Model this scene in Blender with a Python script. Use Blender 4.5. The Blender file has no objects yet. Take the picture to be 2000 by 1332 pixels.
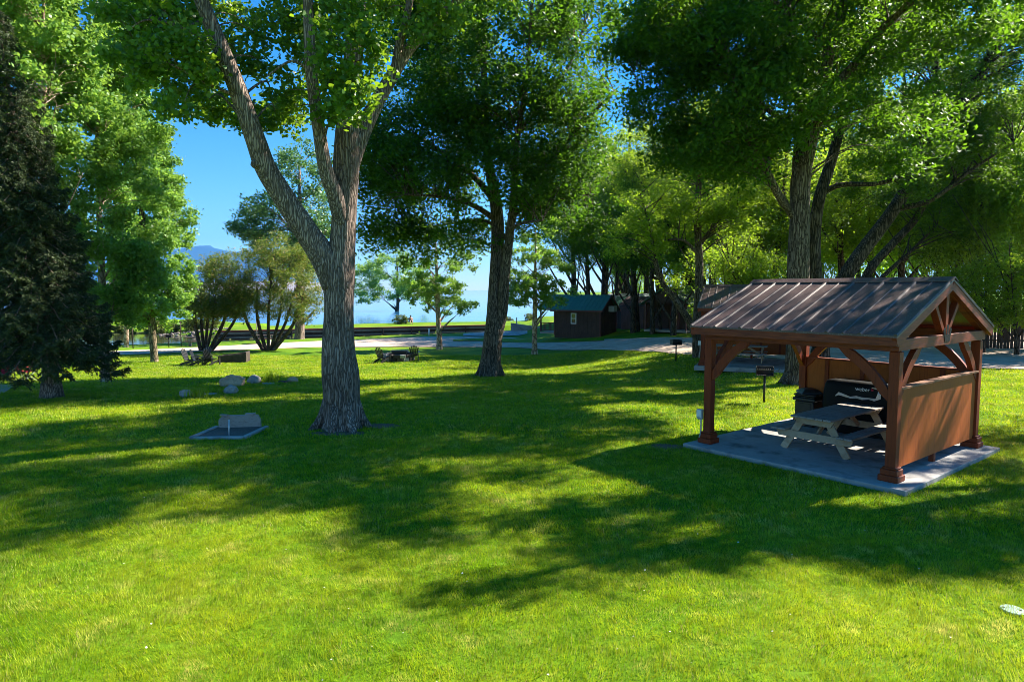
import bpy, math, random
import numpy as np
from mathutils import Vector, Matrix, noise as mnoise

SC = bpy.context.scene
COL = SC.collection
R = math.radians
rng = np.random.default_rng(7)
random.seed(7)

# ------------------------------------------------------------------ camera maths (surveying the photograph)
H, F = 3.4, 1300.0
TILT = math.atan(100 / 1300)
CT, ST = math.cos(TILT), math.sin(TILT)

def sm(a, b, x):
    t = np.clip((x - a) / (b - a), 0, 1)
    return t * t * (3 - 2 * t)

WATER = -1.9
def near_edge(x): return np.where(x < 0, 61.3 + (x + 32) * 0.585, 80 + (x) * 0.2)
def far_edge(x):
    return np.where(x < -33, 77.0, np.where(x < -31.5, 77 + (x + 33) / 1.5 * (-6.4), 70.4 + (x + 31.5) * 0.425))

def terr(x, y):
    x = np.asarray(x, float); y = np.asarray(y, float)
    drop = 1.1 * sm(16, 42, y) * sm(13, 1, x) + 0.25 * sm(42, 60, y) * sm(6, -2, x)
    z = -drop
    ne, fe = near_edge(x), far_edge(x)
    # canal cut, left of x = 2
    cut = sm(ne - 3.0, ne + 1.6, y) * sm(4.0, -1.0, x)
    z = z * (1 - cut) + (-3.1) * cut
    # far bank
    wallside = sm(-33.5, -32, x)
    wl2 = sm(-46, -31, x)
    hb = wl2 * (-1.12 + 0.02 * sm(2, 8, y - fe) + 0.10*np.exp(-((x+14)/8.0)**2)*sm(2,9,y-fe)) + (1 - wl2) * (-2.3 + 1.75 * sm(0, 11, y - fe))
    bank = np.where(wallside > 0.5, (y >= fe).astype(float), sm(-2.5, 0.0, y - fe))
    bank = bank * sm(9.0, 5.5, x) if False else bank
    onb = bank * sm(6.0, 1.0, x)
    z = z * (1 - onb) + hb * onb
    rightfar = sm(1.0, 6.0, x)
    z = z * (1 - rightfar * sm(60, 80, y)) + (-0.45) * rightfar * sm(60, 80, y)
    # lake beyond the bank
    lk = sm(12, 19, y - fe) * sm(60, 40, x)
    z = z * (1 - lk) + (-4.0) * lk
    z = z + 0.03 * np.sin(x * 0.35 + 1.3) * np.sin(y * 0.27) * sm(20, 26, y)
    return z

def tz(x, y): return float(terr(x, y))

def ray(px, py):
    u = (px - 1000) / F; v = (666 - py) / F
    return np.array([u, CT + ST * v, -ST + CT * v])

KS = np.arange(4.0, 260.0, 0.06)
def at(px, py):
    """the point of the terrain that the photograph shows at this pixel"""
    d = ray(px, py)
    u = H + d[2] * KS < terr(d[0] * KS, d[1] * KS)
    j = int(np.argmax(u)) if u.any() else len(KS) - 1
    lo, hi = KS[j - 1], KS[j]
    for _ in range(14):
        m = (lo + hi) / 2
        if H + d[2] * m < tz(d[0] * m, d[1] * m): hi = m
        else: lo = m
    return np.array([d[0] * hi, d[1] * hi, H + d[2] * hi])

def atY(px, py, Y):
    d = ray(px, py); k = Y / d[1]
    return np.array([d[0] * k, Y, H + d[2] * k])

# ------------------------------------------------------------------ materials
def mat(name):
    m = bpy.data.materials.new(name); m.use_nodes = True
    nt = m.node_tree; nt.nodes.clear()
    out = nt.nodes.new('ShaderNodeOutputMaterial')
    return m, nt, out

def N(nt, t, **kw):
    n = nt.nodes.new('ShaderNode' + t)
    for k, v in kw.items():
        if k in n.inputs.keys(): n.inputs[k].default_value = v
        else: setattr(n, k, v)
    return n

def L(nt, a, ao, b, bi): nt.links.new(a.outputs[ao], b.inputs[bi])

def ramp(nt, stops, interp='LINEAR'):
    r = nt.nodes.new('ShaderNodeValToRGB'); r.color_ramp.interpolation = interp
    e = r.color_ramp.elements
    while len(e) < len(stops): e.new(0.5)
    for el, (p, c) in zip(e, stops):
        el.position = p; el.color = (*c, 1)
    return r

def surf(name, c1, c2, scale=8.0, stretch=(1, 1, 1), rough=0.7, bump=0.15, detail=6, c3=None, coords='Object', metallic=0.0, spec=0.5, bscale=None, dist=0.0, bdist=0.01):
    """two or three toned weathered surface from stretched noise"""
    m, nt, out = mat(name)
    tc = N(nt, 'TexCoord'); mp = N(nt, 'Mapping'); mp.inputs['Scale'].default_value = stretch
    L(nt, tc, coords, mp, 'Vector')
    nz = N(nt, 'TexNoise', Scale=scale, Detail=detail, Roughness=0.6, Distortion=dist)
    L(nt, mp, 'Vector', nz, 'Vector')
    stops = [(0.3, c1), (0.7, c2)] if c3 is None else [(0.25, c1), (0.5, c2), (0.75, c3)]
    rp = ramp(nt, stops); L(nt, nz, 'Fac', rp, 'Fac')
    big = N(nt, 'TexNoise', Scale=0.9, Detail=3); L(nt, tc, coords, big, 'Vector')
    mr = N(nt, 'MapRange'); mr.inputs['From Min'].default_value = 0.3; mr.inputs['From Max'].default_value = 0.7
    mr.inputs['To Min'].default_value = 0.8; mr.inputs['To Max'].default_value = 1.15
    L(nt, big, 'Fac', mr, 'Value')
    mx = N(nt, 'Mix', data_type='RGBA', blend_type='MULTIPLY'); mx.inputs['Factor'].default_value = 1
    L(nt, rp, 'Color', mx, 6); L(nt, mr, 'Result', mx, 7)
    p = N(nt, 'BsdfPrincipled', Roughness=rough, Metallic=metallic); p.inputs['Specular IOR Level'].default_value = spec
    L(nt, mx, 2, p, 'Base Color')
    if bump:
        n2 = nz
        if bscale:
            n2 = N(nt, 'TexNoise', Scale=bscale, Detail=4); L(nt, mp, 'Vector', n2, 'Vector')
        b = N(nt, 'Bump', Strength=bump, Distance=bdist); L(nt, n2, 'Fac', b, 'Height'); L(nt, b, 'Normal', p, 'Normal')
    L(nt, p, 'BSDF', out, 'Surface')
    return m

def leafmat(name, dark, light, trans, tfac=0.38, rough=0.45, spec=0.35, tip=None):
    m, nt, out = mat(name)
    gi = N(nt, 'NewGeometry')
    rp = ramp(nt, [(0.0, dark), (1.0, light)] if tip is None else [(0.0, dark), (0.72, light), (0.86, tip), (1.0, tip)])
    L(nt, gi, 'Random Per Island', rp, 'Fac')
    p = N(nt, 'BsdfPrincipled', Roughness=rough); p.inputs['Specular IOR Level'].default_value = spec
    L(nt, rp, 'Color', p, 'Base Color')
    tr = N(nt, 'BsdfTranslucent')
    rt = ramp(nt, [(0.0, tuple(x * 0.65 for x in trans)), (1.0, trans)]); L(nt, gi, 'Random Per Island', rt, 'Fac')
    L(nt, rt, 'Color', tr, 'Color')
    mx = N(nt, 'MixShader'); mx.inputs['Fac'].default_value = tfac
    L(nt, p, 'BSDF', mx, 1); L(nt, tr, 'BSDF', mx, 2); L(nt, mx, 'Shader', out, 'Surface')
    return m

def barkmat(name, dark, mid, light, ridge=26.0, zs=0.13, bump=1.0, bd=0.05, spots=None):
    m, nt, out = mat(name)
    tc = N(nt, 'TexCoord'); mp = N(nt, 'Mapping'); mp.inputs['Scale'].default_value = (1, 1, zs)
    L(nt, tc, 'Object', mp, 'Vector')
    nz = N(nt, 'TexNoise', Scale=ridge * 0.5, Detail=5, Roughness=0.62, Distortion=0.6); L(nt, mp, 'Vector', nz, 'Vector')
    vo = N(nt, 'TexVoronoi', Scale=ridge * 0.55, feature='DISTANCE_TO_EDGE'); 
    wob = N(nt, 'TexNoise', Scale=3.0, Detail=3); L(nt, tc, 'Object', wob, 'Vector')
    addv = N(nt, 'Mix', data_type='VECTOR'); addv.inputs['Factor'].default_value = 0.08
    L(nt, mp, 'Vector', addv, 4); L(nt, wob, 'Color', addv, 5); L(nt, addv, 1, vo, 'Vector')
    pw = N(nt, 'MapRange'); pw.inputs['From Max'].default_value = 0.25; L(nt, vo, 'Distance', pw, 'Value')
    ml = N(nt, 'Math', operation='MULTIPLY'); L(nt, pw, 'Result', ml, 0); L(nt, nz, 'Fac', ml, 1)
    rp = ramp(nt, [(0.02, dark), (0.3, mid), (0.62, light)]); L(nt, ml, 'Value', rp, 'Fac')
    big = N(nt, 'TexNoise', Scale=1.1, Detail=4); L(nt, tc, 'Object', big, 'Vector')
    mr = N(nt, 'MapRange'); mr.inputs['From Min'].default_value = 0.3; mr.inputs['From Max'].default_value = 0.7
    mr.inputs['To Min'].default_value = 0.65; mr.inputs['To Max'].default_value = 1.25
    L(nt, big, 'Fac', mr, 'Value')
    mx = N(nt, 'Mix', data_type='RGBA', blend_type='MULTIPLY'); mx.inputs['Factor'].default_value = 1
    L(nt, rp, 'Color', mx, 6); L(nt, mr, 'Result', mx, 7)
    src, so = mx, 2
    if spots:
        sv = N(nt, 'TexNoise', Scale=5.0, Detail=2); 
        m2 = N(nt, 'Mapping'); m2.inputs['Scale'].default_value = (1, 1, 2.2); L(nt, tc, 'Object', m2, 'Vector'); L(nt, m2, 'Vector', sv, 'Vector')
        r2 = ramp(nt, [(0.60, (0, 0, 0)), (0.66, (1, 1, 1))]); L(nt, sv, 'Fac', r2, 'Fac')
        m3 = N(nt, 'Mix', data_type='RGBA'); L(nt, r2, 'Color', m3, 'Factor'); L(nt, mx, 2, m3, 6); m3.inputs[7].default_value = (*spots, 1)
        src, so = m3, 2
    p = N(nt, 'BsdfPrincipled', Roughness=0.9); p.inputs['Specular IOR Level'].default_value = 0.15
    L(nt, src, so, p, 'Base Color')
    b = N(nt, 'Bump', Strength=bump, Distance=bd); L(nt, ml, 'Value', b, 'Height'); L(nt, b, 'Normal', p, 'Normal')
    L(nt, p, 'BSDF', out, 'Surface')
    return m

M = {}
M['bark_old'] = barkmat('bark_old', (0.085, 0.062, 0.050), (0.27, 0.20, 0.165), (0.48, 0.365, 0.31), ridge=46, zs=0.05)
M['bark_brown'] = barkmat('bark_brown', (0.026, 0.020, 0.015), (0.145, 0.11, 0.085), (0.30, 0.235, 0.185), ridge=46, zs=0.06, bd=0.03)
M['bark_far'] = barkmat('bark_far', (0.02, 0.016, 0.012), (0.085, 0.065, 0.048), (0.17, 0.13, 0.10), ridge=22, zs=0.12, bd=0.03)
M['bark_pale'] = barkmat('bark_pale', (0.16, 0.10, 0.07), (0.44, 0.32, 0.24), (0.60, 0.47, 0.38), ridge=9, zs=0.5, bump=0.4, bd=0.02, spots=(0.10, 0.07, 0.05))
M['bark_olive'] = barkmat('bark_olive', (0.05, 0.04, 0.025), (0.20, 0.155, 0.10), (0.34, 0.27, 0.18), ridge=16, zs=0.3, bump=0.5, bd=0.02)
M['bark_shrub'] = barkmat('bark_shrub', (0.025, 0.018, 0.014), (0.09, 0.065, 0.055), (0.20, 0.15, 0.13), ridge=40, zs=0.2, bd=0.01)
M['leaf_cotton'] = leafmat('leaf_cotton', (0.0364, 0.0975, 0.0130), (0.0975, 0.2145, 0.0208), (0.3910, 0.6210, 0.0287), 0.40, 0.45, 0.4)
M['leaf_elm'] = leafmat('leaf_elm', (0.013, 0.050, 0.006), (0.048, 0.125, 0.011), (0.20, 0.44, 0.018), 0.36, 0.5, 0.25)
M['leaf_right'] = leafmat('leaf_right', (0.014, 0.054, 0.006), (0.052, 0.132, 0.010), (0.24, 0.48, 0.018), 0.38, 0.55, 0.2)
M['leaf_poplar'] = leafmat('leaf_poplar', (0.0660, 0.1650, 0.0242), (0.1760, 0.3410, 0.0605), (0.4180, 0.6600, 0.0770), 0.40, 0.46, 0.4)
M['leaf_young'] = leafmat('leaf_young', (0.07, 0.17, 0.018), (0.17, 0.33, 0.035), (0.44, 0.70, 0.06), 0.45, 0.35, 0.5)
M['leaf_back'] = leafmat('leaf_back', (0.0462, 0.1210, 0.0088), (0.1320, 0.2640, 0.0176), (0.5060, 0.7260, 0.0330), 0.48, 0.55, 0.2)
M['leaf_backdark'] = leafmat('leaf_backdark', (0.016, 0.056, 0.006), (0.056, 0.135, 0.010), (0.26, 0.48, 0.02), 0.38, 0.55, 0.2)
M['leaf_willow'] = leafmat('leaf_willow', (0.05, 0.14, 0.010), (0.14, 0.28, 0.018), (0.44, 0.72, 0.035), 0.48, 0.55, 0.2)
M['leaf_maple'] = leafmat('leaf_maple', (0.040, 0.078, 0.014), (0.115, 0.175, 0.028), (0.28, 0.40, 0.04), 0.34, 0.5, 0.3, tip=(0.32, 0.20, 0.055))
M['leaf_grey'] = leafmat('leaf_grey', (0.0455, 0.1105, 0.0390), (0.1105, 0.2210, 0.0715), (0.2080, 0.4160, 0.0780), 0.28, 0.4, 0.45)
M['needles'] = leafmat('needles', (0.010, 0.026, 0.011), (0.085, 0.115, 0.045), (0.10, 0.14, 0.04), 0.18, 0.55, 0.25)
M['bank_leaf'] = leafmat('bank_leaf', (0.06, 0.09, 0.02), (0.17, 0.20, 0.05), (0.25, 0.32, 0.06), 0.25, 0.6, 0.2)

M['wood_red'] = surf('stained_timber', (0.10, 0.013, 0.004), (0.24, 0.040, 0.010), 26, (1, 1, 0.10), 0.55, 0.25, c3=(0.17, 0.025, 0.007), spec=0.25)
M['wood_red_h'] = surf('stained_beam', (0.12, 0.017, 0.006), (0.29, 0.052, 0.014), 26, (0.12, 0.12, 1), 0.55, 0.25, spec=0.35)
M['panel'] = surf('stained_plywood', (0.27, 0.055, 0.009), (0.43, 0.108, 0.020), 18, (1, 1, 0.07), 0.6, 0.15, c3=(0.35, 0.078, 0.013), spec=0.2)
M['cap_wood'] = surf('worn_cap_wood', (0.20, 0.075, 0.035), (0.38, 0.20, 0.12), 22, (0.1, 1, 1), 0.7, 0.3, spec=0.2)
M['wood_grey'] = surf('weathered_wood', (0.16, 0.13, 0.11), (0.37, 0.31, 0.27), 30, (0.08, 1, 1), 0.75, 0.3, c3=(0.26, 0.215, 0.185), spec=0.25)
M['wood_pale'] = surf('pale_lumber', (0.30, 0.19, 0.11), (0.50, 0.355, 0.24), 9, (0.5, 0.5, 0.5), 0.7, 0.25, c3=(0.38, 0.26, 0.165), spec=0.25)
M['black_metal'] = surf('black_iron', (0.010, 0.009, 0.009), (0.028, 0.024, 0.022), 20, rough=0.5, bump=0.1)
M['black_plastic'] = surf('black_plastic', (0.010, 0.010, 0.011), (0.022, 0.022, 0.024), 6, rough=0.42, bump=0.05)
M['black_cloth'] = surf('black_cover', (0.004, 0.004, 0.0045), (0.010, 0.010, 0.011), 5, rough=0.6, bump=0.5, bdist=0.02, spec=0.18)
M['concrete'] = surf('concrete', (0.12, 0.108, 0.10), (0.36, 0.345, 0.33), 2.2, rough=0.85, bump=0.15, c3=(0.29, 0.275, 0.262), spec=0.2, detail=9)
M['stone_grey'] = surf('grey_stone', (0.15, 0.125, 0.115), (0.44, 0.385, 0.35), 9, rough=0.85, bump=0.6, detail=8, c3=(0.29, 0.25, 0.23), spec=0.2, bdist=0.04)
M['stone_tan'] = surf('tan_stone', (0.22, 0.12, 0.075), (0.68, 0.44, 0.29), 7, rough=0.85, bump=0.7, detail=9, c3=(0.50, 0.31, 0.20), spec=0.2, bdist=0.05)
M['riprap'] = surf('shore_rock', (0.10, 0.08, 0.065), (0.30, 0.25, 0.21), 3, rough=0.9, bump=0.5)
M['sand'] = surf('gritty_sand', (0.09, 0.072, 0.062), (0.19, 0.155, 0.135), 40, rough=0.95, bump=0.5, spec=0.1)
M['gravel'] = surf('gravel', (0.31, 0.225, 0.175), (0.51, 0.395, 0.32), 3.2, rough=0.95, bump=0.4, bscale=25, detail=9, c3=(0.42, 0.32, 0.255), spec=0.1, bdist=0.02)
M['white_paint'] = surf('white_paint', (0.68, 0.69, 0.68), (0.82, 0.82, 0.80), 12, rough=0.45, bump=0.03)
M['grey_metal'] = surf('grey_metal', (0.34, 0.36, 0.37), (0.50, 0.52, 0.53), 12, rough=0.4, bump=0.03, metallic=0.3)
M['cabin_brown'] = surf('cabin_siding', (0.050, 0.026, 0.020), (0.095, 0.050, 0.038), 16, (1, 1, 0.12), 0.7, 0.2, spec=0.25)
M['cabin_trim'] = surf('cabin_trim', (0.085, 0.022, 0.018), (0.14, 0.036, 0.028), 14, rough=0.6, bump=0.1)
M['shed_red'] = surf('shed_siding', (0.17, 0.065, 0.045), (0.29, 0.12, 0.085), 14, (1, 1, 0.1), 0.7, 0.2)
M['teal_roof'] = surf('teal_roof', (0.030, 0.095, 0.055), (0.065, 0.165, 0.100), 7, rough=0.5, bump=0.05, metallic=0.0)
M['dark_wood'] = surf('dark_fence_wood', (0.022, 0.014, 0.010), (0.075, 0.045, 0.030), 14, (1, 1, 0.1), 0.8, 0.3)
M['rust'] = surf('rust_rail', (0.22, 0.05, 0.03), (0.36, 0.10, 0.06), 5, rough=0.7, bump=0.1)
M['rust_dark'] = surf('sheet_piling', (0.020, 0.014, 0.012), (0.085, 0.055, 0.042), 4, rough=0.75, bump=0.2)
M['waler'] = surf('pale_waler', (0.22, 0.18, 0.155), (0.38, 0.32, 0.28), 8, rough=0.8, bump=0.1)
M['green_lid'] = surf('green_plastic', (0.15, 0.26, 0.22), (0.22, 0.33, 0.29), 14, rough=0.5, bump=0.05)
M['red_cloth'] = surf('red_canvas', (0.36, 0.008, 0.03), (0.55, 0.015, 0.05), 6, rough=0.8, bump=0.2)
M['skin'] = surf('skin', (0.42, 0.24, 0.17), (0.52, 0.31, 0.23), 12, rough=0.55, bump=0.0)
M['shirt'] = surf('pink_shirt', (0.52, 0.24, 0.20), (0.62, 0.32, 0.27), 8, rough=0.85, bump=0.1)
M['pants'] = surf('dark_shorts', (0.05, 0.05, 0.07), (0.09, 0.09, 0.12), 8, rough=0.85, bump=0.1)
M['hair'] = surf('dark_hair', (0.03, 0.018, 0.01), (0.06, 0.035, 0.02), 30, rough=0.5, bump=0.2)
M['soil'] = surf('bare_soil', (0.11, 0.075, 0.05), (0.22, 0.155, 0.10), 18, rough=0.95, bump=0.5, spec=0.1)
M['petal'] = surf('pale_fluff', (0.45, 0.45, 0.40), (0.66, 0.65, 0.58), 9, rough=0.8, bump=0)

def roofmat(name, c1, c2, rough=0.38):
    m, nt, out = mat(name)
    tc = N(nt, 'TexCoord')
    nz = N(nt, 'TexNoise', Scale=3.0, Detail=5); L(nt, tc, 'Object', nz, 'Vector')
    rp = ramp(nt, [(0.3, c1), (0.7, c2)]); L(nt, nz, 'Fac', rp, 'Fac')
    vo = N(nt, 'TexVoronoi', Scale=9.0, Randomness=1.0); L(nt, tc, 'Object', vo, 'Vector')
    r2 = ramp(nt, [(0.045, (1, 1, 1)), (0.075, (0, 0, 0))]); L(nt, vo, 'Distance', r2, 'Fac')
    n3 = N(nt, 'TexNoise', Scale=30.0, Detail=3); L(nt, tc, 'Object', n3, 'Vector')
    r3 = ramp(nt, [(0.52, (0, 0, 0)), (0.70, (0.35, 0.35, 0.35))]); L(nt, n3, 'Fac', r3, 'Fac')
    ad = N(nt, 'Mix', data_type='RGBA', blend_type='ADD'); ad.inputs['Factor'].default_value = 1
    L(nt, r2, 'Color', ad, 6); L(nt, r3, 'Color', ad, 7)
    mx = N(nt, 'Mix', data_type='RGBA'); L(nt, ad, 2, mx, 'Factor'); L(nt, rp, 'Color', mx, 6); mx.inputs[7].default_value = (0.30, 0.26, 0.24, 1)
    p = N(nt, 'BsdfPrincipled', Roughness=rough, Metallic=0.15); L(nt, mx, 2, p, 'Base Color')
    r4 = N(nt, 'MapRange'); r4.inputs['To Min'].default_value = rough - 0.08; r4.inputs['To Max'].default_value = rough + 0.18; L(nt, n3, 'Fac', r4, 'Value'); L(nt, r4, 'Result', p, 'Roughness')
    b = N(nt, 'Bump', Strength=0.15, Distance=0.01); L(nt, nz, 'Fac', b, 'Height'); L(nt, b, 'Normal', p, 'Normal')
    L(nt, p, 'BSDF', out, 'Surface')
    return m
M['roof_brown'] = roofmat('brown_roof_metal', (0.070, 0.040, 0.038), (0.115, 0.068, 0.064))
M['roof_seam'] = surf('roof_seam', (0.09, 0.064, 0.060), (0.145, 0.108, 0.10), 14, rough=0.5, bump=0.05, metallic=0.1, spec=0.35)

def glassmat():
    m, nt, out = mat('window_glass')
    p = N(nt, 'BsdfPrincipled', Roughness=0.06); p.inputs['Base Color'].default_value = (0.02, 0.025, 0.025, 1); p.inputs['Specular IOR Level'].default_value = 0.8
    L(nt, p, 'BSDF', out, 'Surface'); return m
M['glass'] = glassmat()

def groundmat():
    m, nt, out = mat('lawn_ground')
    tc = N(nt, 'TexCoord')
    a = N(nt, 'TexNoise', Scale=0.35, Detail=6, Roughness=0.65); L(nt, tc, 'Object', a, 'Vector')
    r1 = ramp(nt, [(0.32, (0.055, 0.140, 0.004)), (0.52, (0.120, 0.220, 0.006)), (0.72, (0.215, 0.265, 0.014))]); L(nt, a, 'Fac', r1, 'Fac')
    f = N(nt, 'TexNoise', Scale=9.0, Detail=8, Roughness=0.75); L(nt, tc, 'Object', f, 'Vector')
    mr = N(nt, 'MapRange'); mr.inputs['From Min'].default_value = 0.25; mr.inputs['From Max'].default_value = 0.75; mr.inputs['To Min'].default_value = 0.45; mr.inputs['To Max'].default_value = 1.45
    L(nt, f, 'Fac', mr, 'Value')
    mx = N(nt, 'Mix', data_type='RGBA', blend_type='MULTIPLY'); mx.inputs['Factor'].default_value = 1; L(nt, r1, 'Color', mx, 6); L(nt, mr, 'Result', mx, 7)
    # dry patches
    d = N(nt, 'TexNoise', Scale=0.9, Detail=5, Roughness=0.7); L(nt, tc, 'Object', d, 'Vector')
    r2 = ramp(nt, [(0.64, (0, 0, 0)), (0.76, (0.7, 0.7, 0.7))]); L(nt, d, 'Fac', r2, 'Fac')
    m2 = N(nt, 'Mix', data_type='RGBA'); L(nt, r2, 'Color', m2, 'Factor'); L(nt, mx, 2, m2, 6); m2.inputs[7].default_value = (0.22, 0.17, 0.06, 1)
    # lake bed / bank soil below the water line
    sx = N(nt, 'SeparateXYZ'); L(nt, tc, 'Object', sx, 'Vector')
    r3 = N(nt, 'MapRange'); r3.inputs['From Min'].default_value = -1.65; r3.inputs['From Max'].default_value = -1.95; L(nt, sx, 'Z', r3, 'Value')
    m3 = N(nt, 'Mix', data_type='RGBA'); L(nt, r3, 'Result', m3, 'Factor'); L(nt, m2, 2, m3, 6); m3.inputs[7].default_value = (0.10, 0.08, 0.055, 1)
    p = N(nt, 'BsdfPrincipled', Roughness=0.9); p.inputs['Specular IOR Level'].default_value = 0.1
    L(nt, m3, 2, p, 'Base Color')
    b = N(nt, 'Bump', Strength=0.8, Distance=0.05); L(nt, f, 'Fac', b, 'Height'); L(nt, b, 'Normal', p, 'Normal')
    L(nt, p, 'BSDF', out, 'Surface'); return m
M['ground'] = groundmat()

def grassmat():
    m, nt, out = mat('grass_blade')
    tc = N(nt, 'TexCoord'); gi = N(nt, 'NewGeometry')
    a = N(nt, 'TexNoise', Scale=0.35, Detail=6, Roughness=0.65); L(nt, tc, 'Object', a, 'Vector')
    mid = N(nt, 'TexNoise', Scale=2.2, Detail=4, Roughness=0.7); L(nt, tc, 'Object', mid, 'Vector')
    ad = N(nt, 'Math', operation='MULTIPLY_ADD'); L(nt, gi, 'Random Per Island', ad, 0); ad.inputs[1].default_value = 0.30; 
    s2 = N(nt, 'Math', operation='MULTIPLY_ADD'); L(nt, mid, 'Fac', s2, 0); s2.inputs[1].default_value = 0.95; L(nt, a, 'Fac', s2, 2)
    L(nt, s2, 'Value', ad, 2)
    r1 = ramp(nt, [(0.62, (0.050, 0.145, 0.003)), (0.92, (0.165, 0.290, 0.004)), (1.16, (0.32, 0.37, 0.012))])
    mm = N(nt, 'MapRange'); mm.inputs['From Max'].default_value = 1.5; L(nt, ad, 'Value', mm, 'Value')
    r1.color_ramp.elements[0].position = 0.40; r1.color_ramp.elements[1].position = 0.62; r1.color_ramp.elements[2].position = 0.82
    L(nt, mm, 'Result', r1, 'Fac')
    dn = N(nt, 'TexNoise', Scale=1.5, Detail=6, Roughness=0.68); L(nt, tc, 'Object', dn, 'Vector')
    dr = ramp(nt, [(0.55, (0, 0, 0)), (0.70, (0.95, 0.95, 0.95))]); L(nt, dn, 'Fac', dr, 'Fac')
    dm = N(nt, 'Mix', data_type='RGBA'); L(nt, dr, 'Color', dm, 'Factor'); L(nt, r1, 'Color', dm, 6); dm.inputs[7].default_value = (0.46, 0.39, 0.10, 1)
    cn = N(nt, 'TexNoise', Scale=6.0, Detail=3); L(nt, tc, 'Object', cn, 'Vector')
    cr = N(nt, 'MapRange'); cr.inputs['From Min'].default_value = 0.3; cr.inputs['From Max'].default_value = 0.7; cr.inputs['To Min'].default_value = 0.62; cr.inputs['To Max'].default_value = 1.25; L(nt, cn, 'Fac', cr, 'Value')
    cm = N(nt, 'Mix', data_type='RGBA', blend_type='MULTIPLY'); cm.inputs['Factor'].default_value = 1; L(nt, dm, 2, cm, 6); L(nt, cr, 'Result', cm, 7)
    gt = N(nt, 'Math', operation='GREATER_THAN'); L(nt, gi, 'Random Per Island', gt, 0); gt.inputs[1].default_value = 0.94
    m2 = N(nt, 'Mix', data_type='RGBA'); L(nt, gt, 'Value', m2, 'Factor'); L(nt, cm, 2, m2, 6); m2.inputs[7].default_value = (0.30, 0.26, 0.09, 1)
    p = N(nt, 'BsdfPrincipled', Roughness=0.5); p.inputs['Specular IOR Level'].default_value = 0.25
    L(nt, m2, 2, p, 'Base Color')
    tr = N(nt, 'BsdfTranslucent'); 
    hs = N(nt, 'HueSaturation'); hs.inputs['Value'].default_value = 1.7; L(nt, m2, 2, hs, 'Color'); L(nt, hs, 'Color', tr, 'Color')
    mx = N(nt, 'MixShader'); mx.inputs['Fac'].default_value = 0.38
    L(nt, p, 'BSDF', mx, 1); L(nt, tr, 'BSDF', mx, 2); L(nt, mx, 'Shader', out, 'Surface'); return m
M['grass'] = grassmat()

def watermat(name, base, scale, strength):
    m, nt, out = mat(name)
    tc = N(nt, 'TexCoord'); mp = N(nt, 'Mapping'); mp.inputs['Scale'].default_value = (0.35, 1.0, 1); L(nt, tc, 'Object', mp, 'Vector')
    nz = N(nt, 'TexNoise', Scale=scale, Detail=4); L(nt, mp, 'Vector', nz, 'Vector')
    p = N(nt, 'BsdfPrincipled', Roughness=0.06); p.inputs['Base Color'].default_value = (*base, 1); p.inputs['IOR'].default_value = 1.33
    b = N(nt, 'Bump', Strength=strength, Distance=0.05); L(nt, nz, 'Fac', b, 'Height'); L(nt, b, 'Normal', p, 'Normal')
    L(nt, p, 'BSDF', out, 'Surface'); return m
M['canal'] = watermat('canal_water', (0.030, 0.035, 0.018), 2.0, 0.25)
M['lake'] = watermat('lake_water', (0.03, 0.16, 0.34), 0.6, 0.9)
M['mountain'] = surf('forested_mountain', (0.012, 0.030, 0.030), (0.035, 0.055, 0.045), 0.0012, rough=0.95, bump=0, detail=8)
M['flats'] = surf('dry_flats', (0.18, 0.145, 0.12), (0.27, 0.22, 0.18), 0.01, (0.2, 1, 1), rough=0.95, bump=0)

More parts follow.
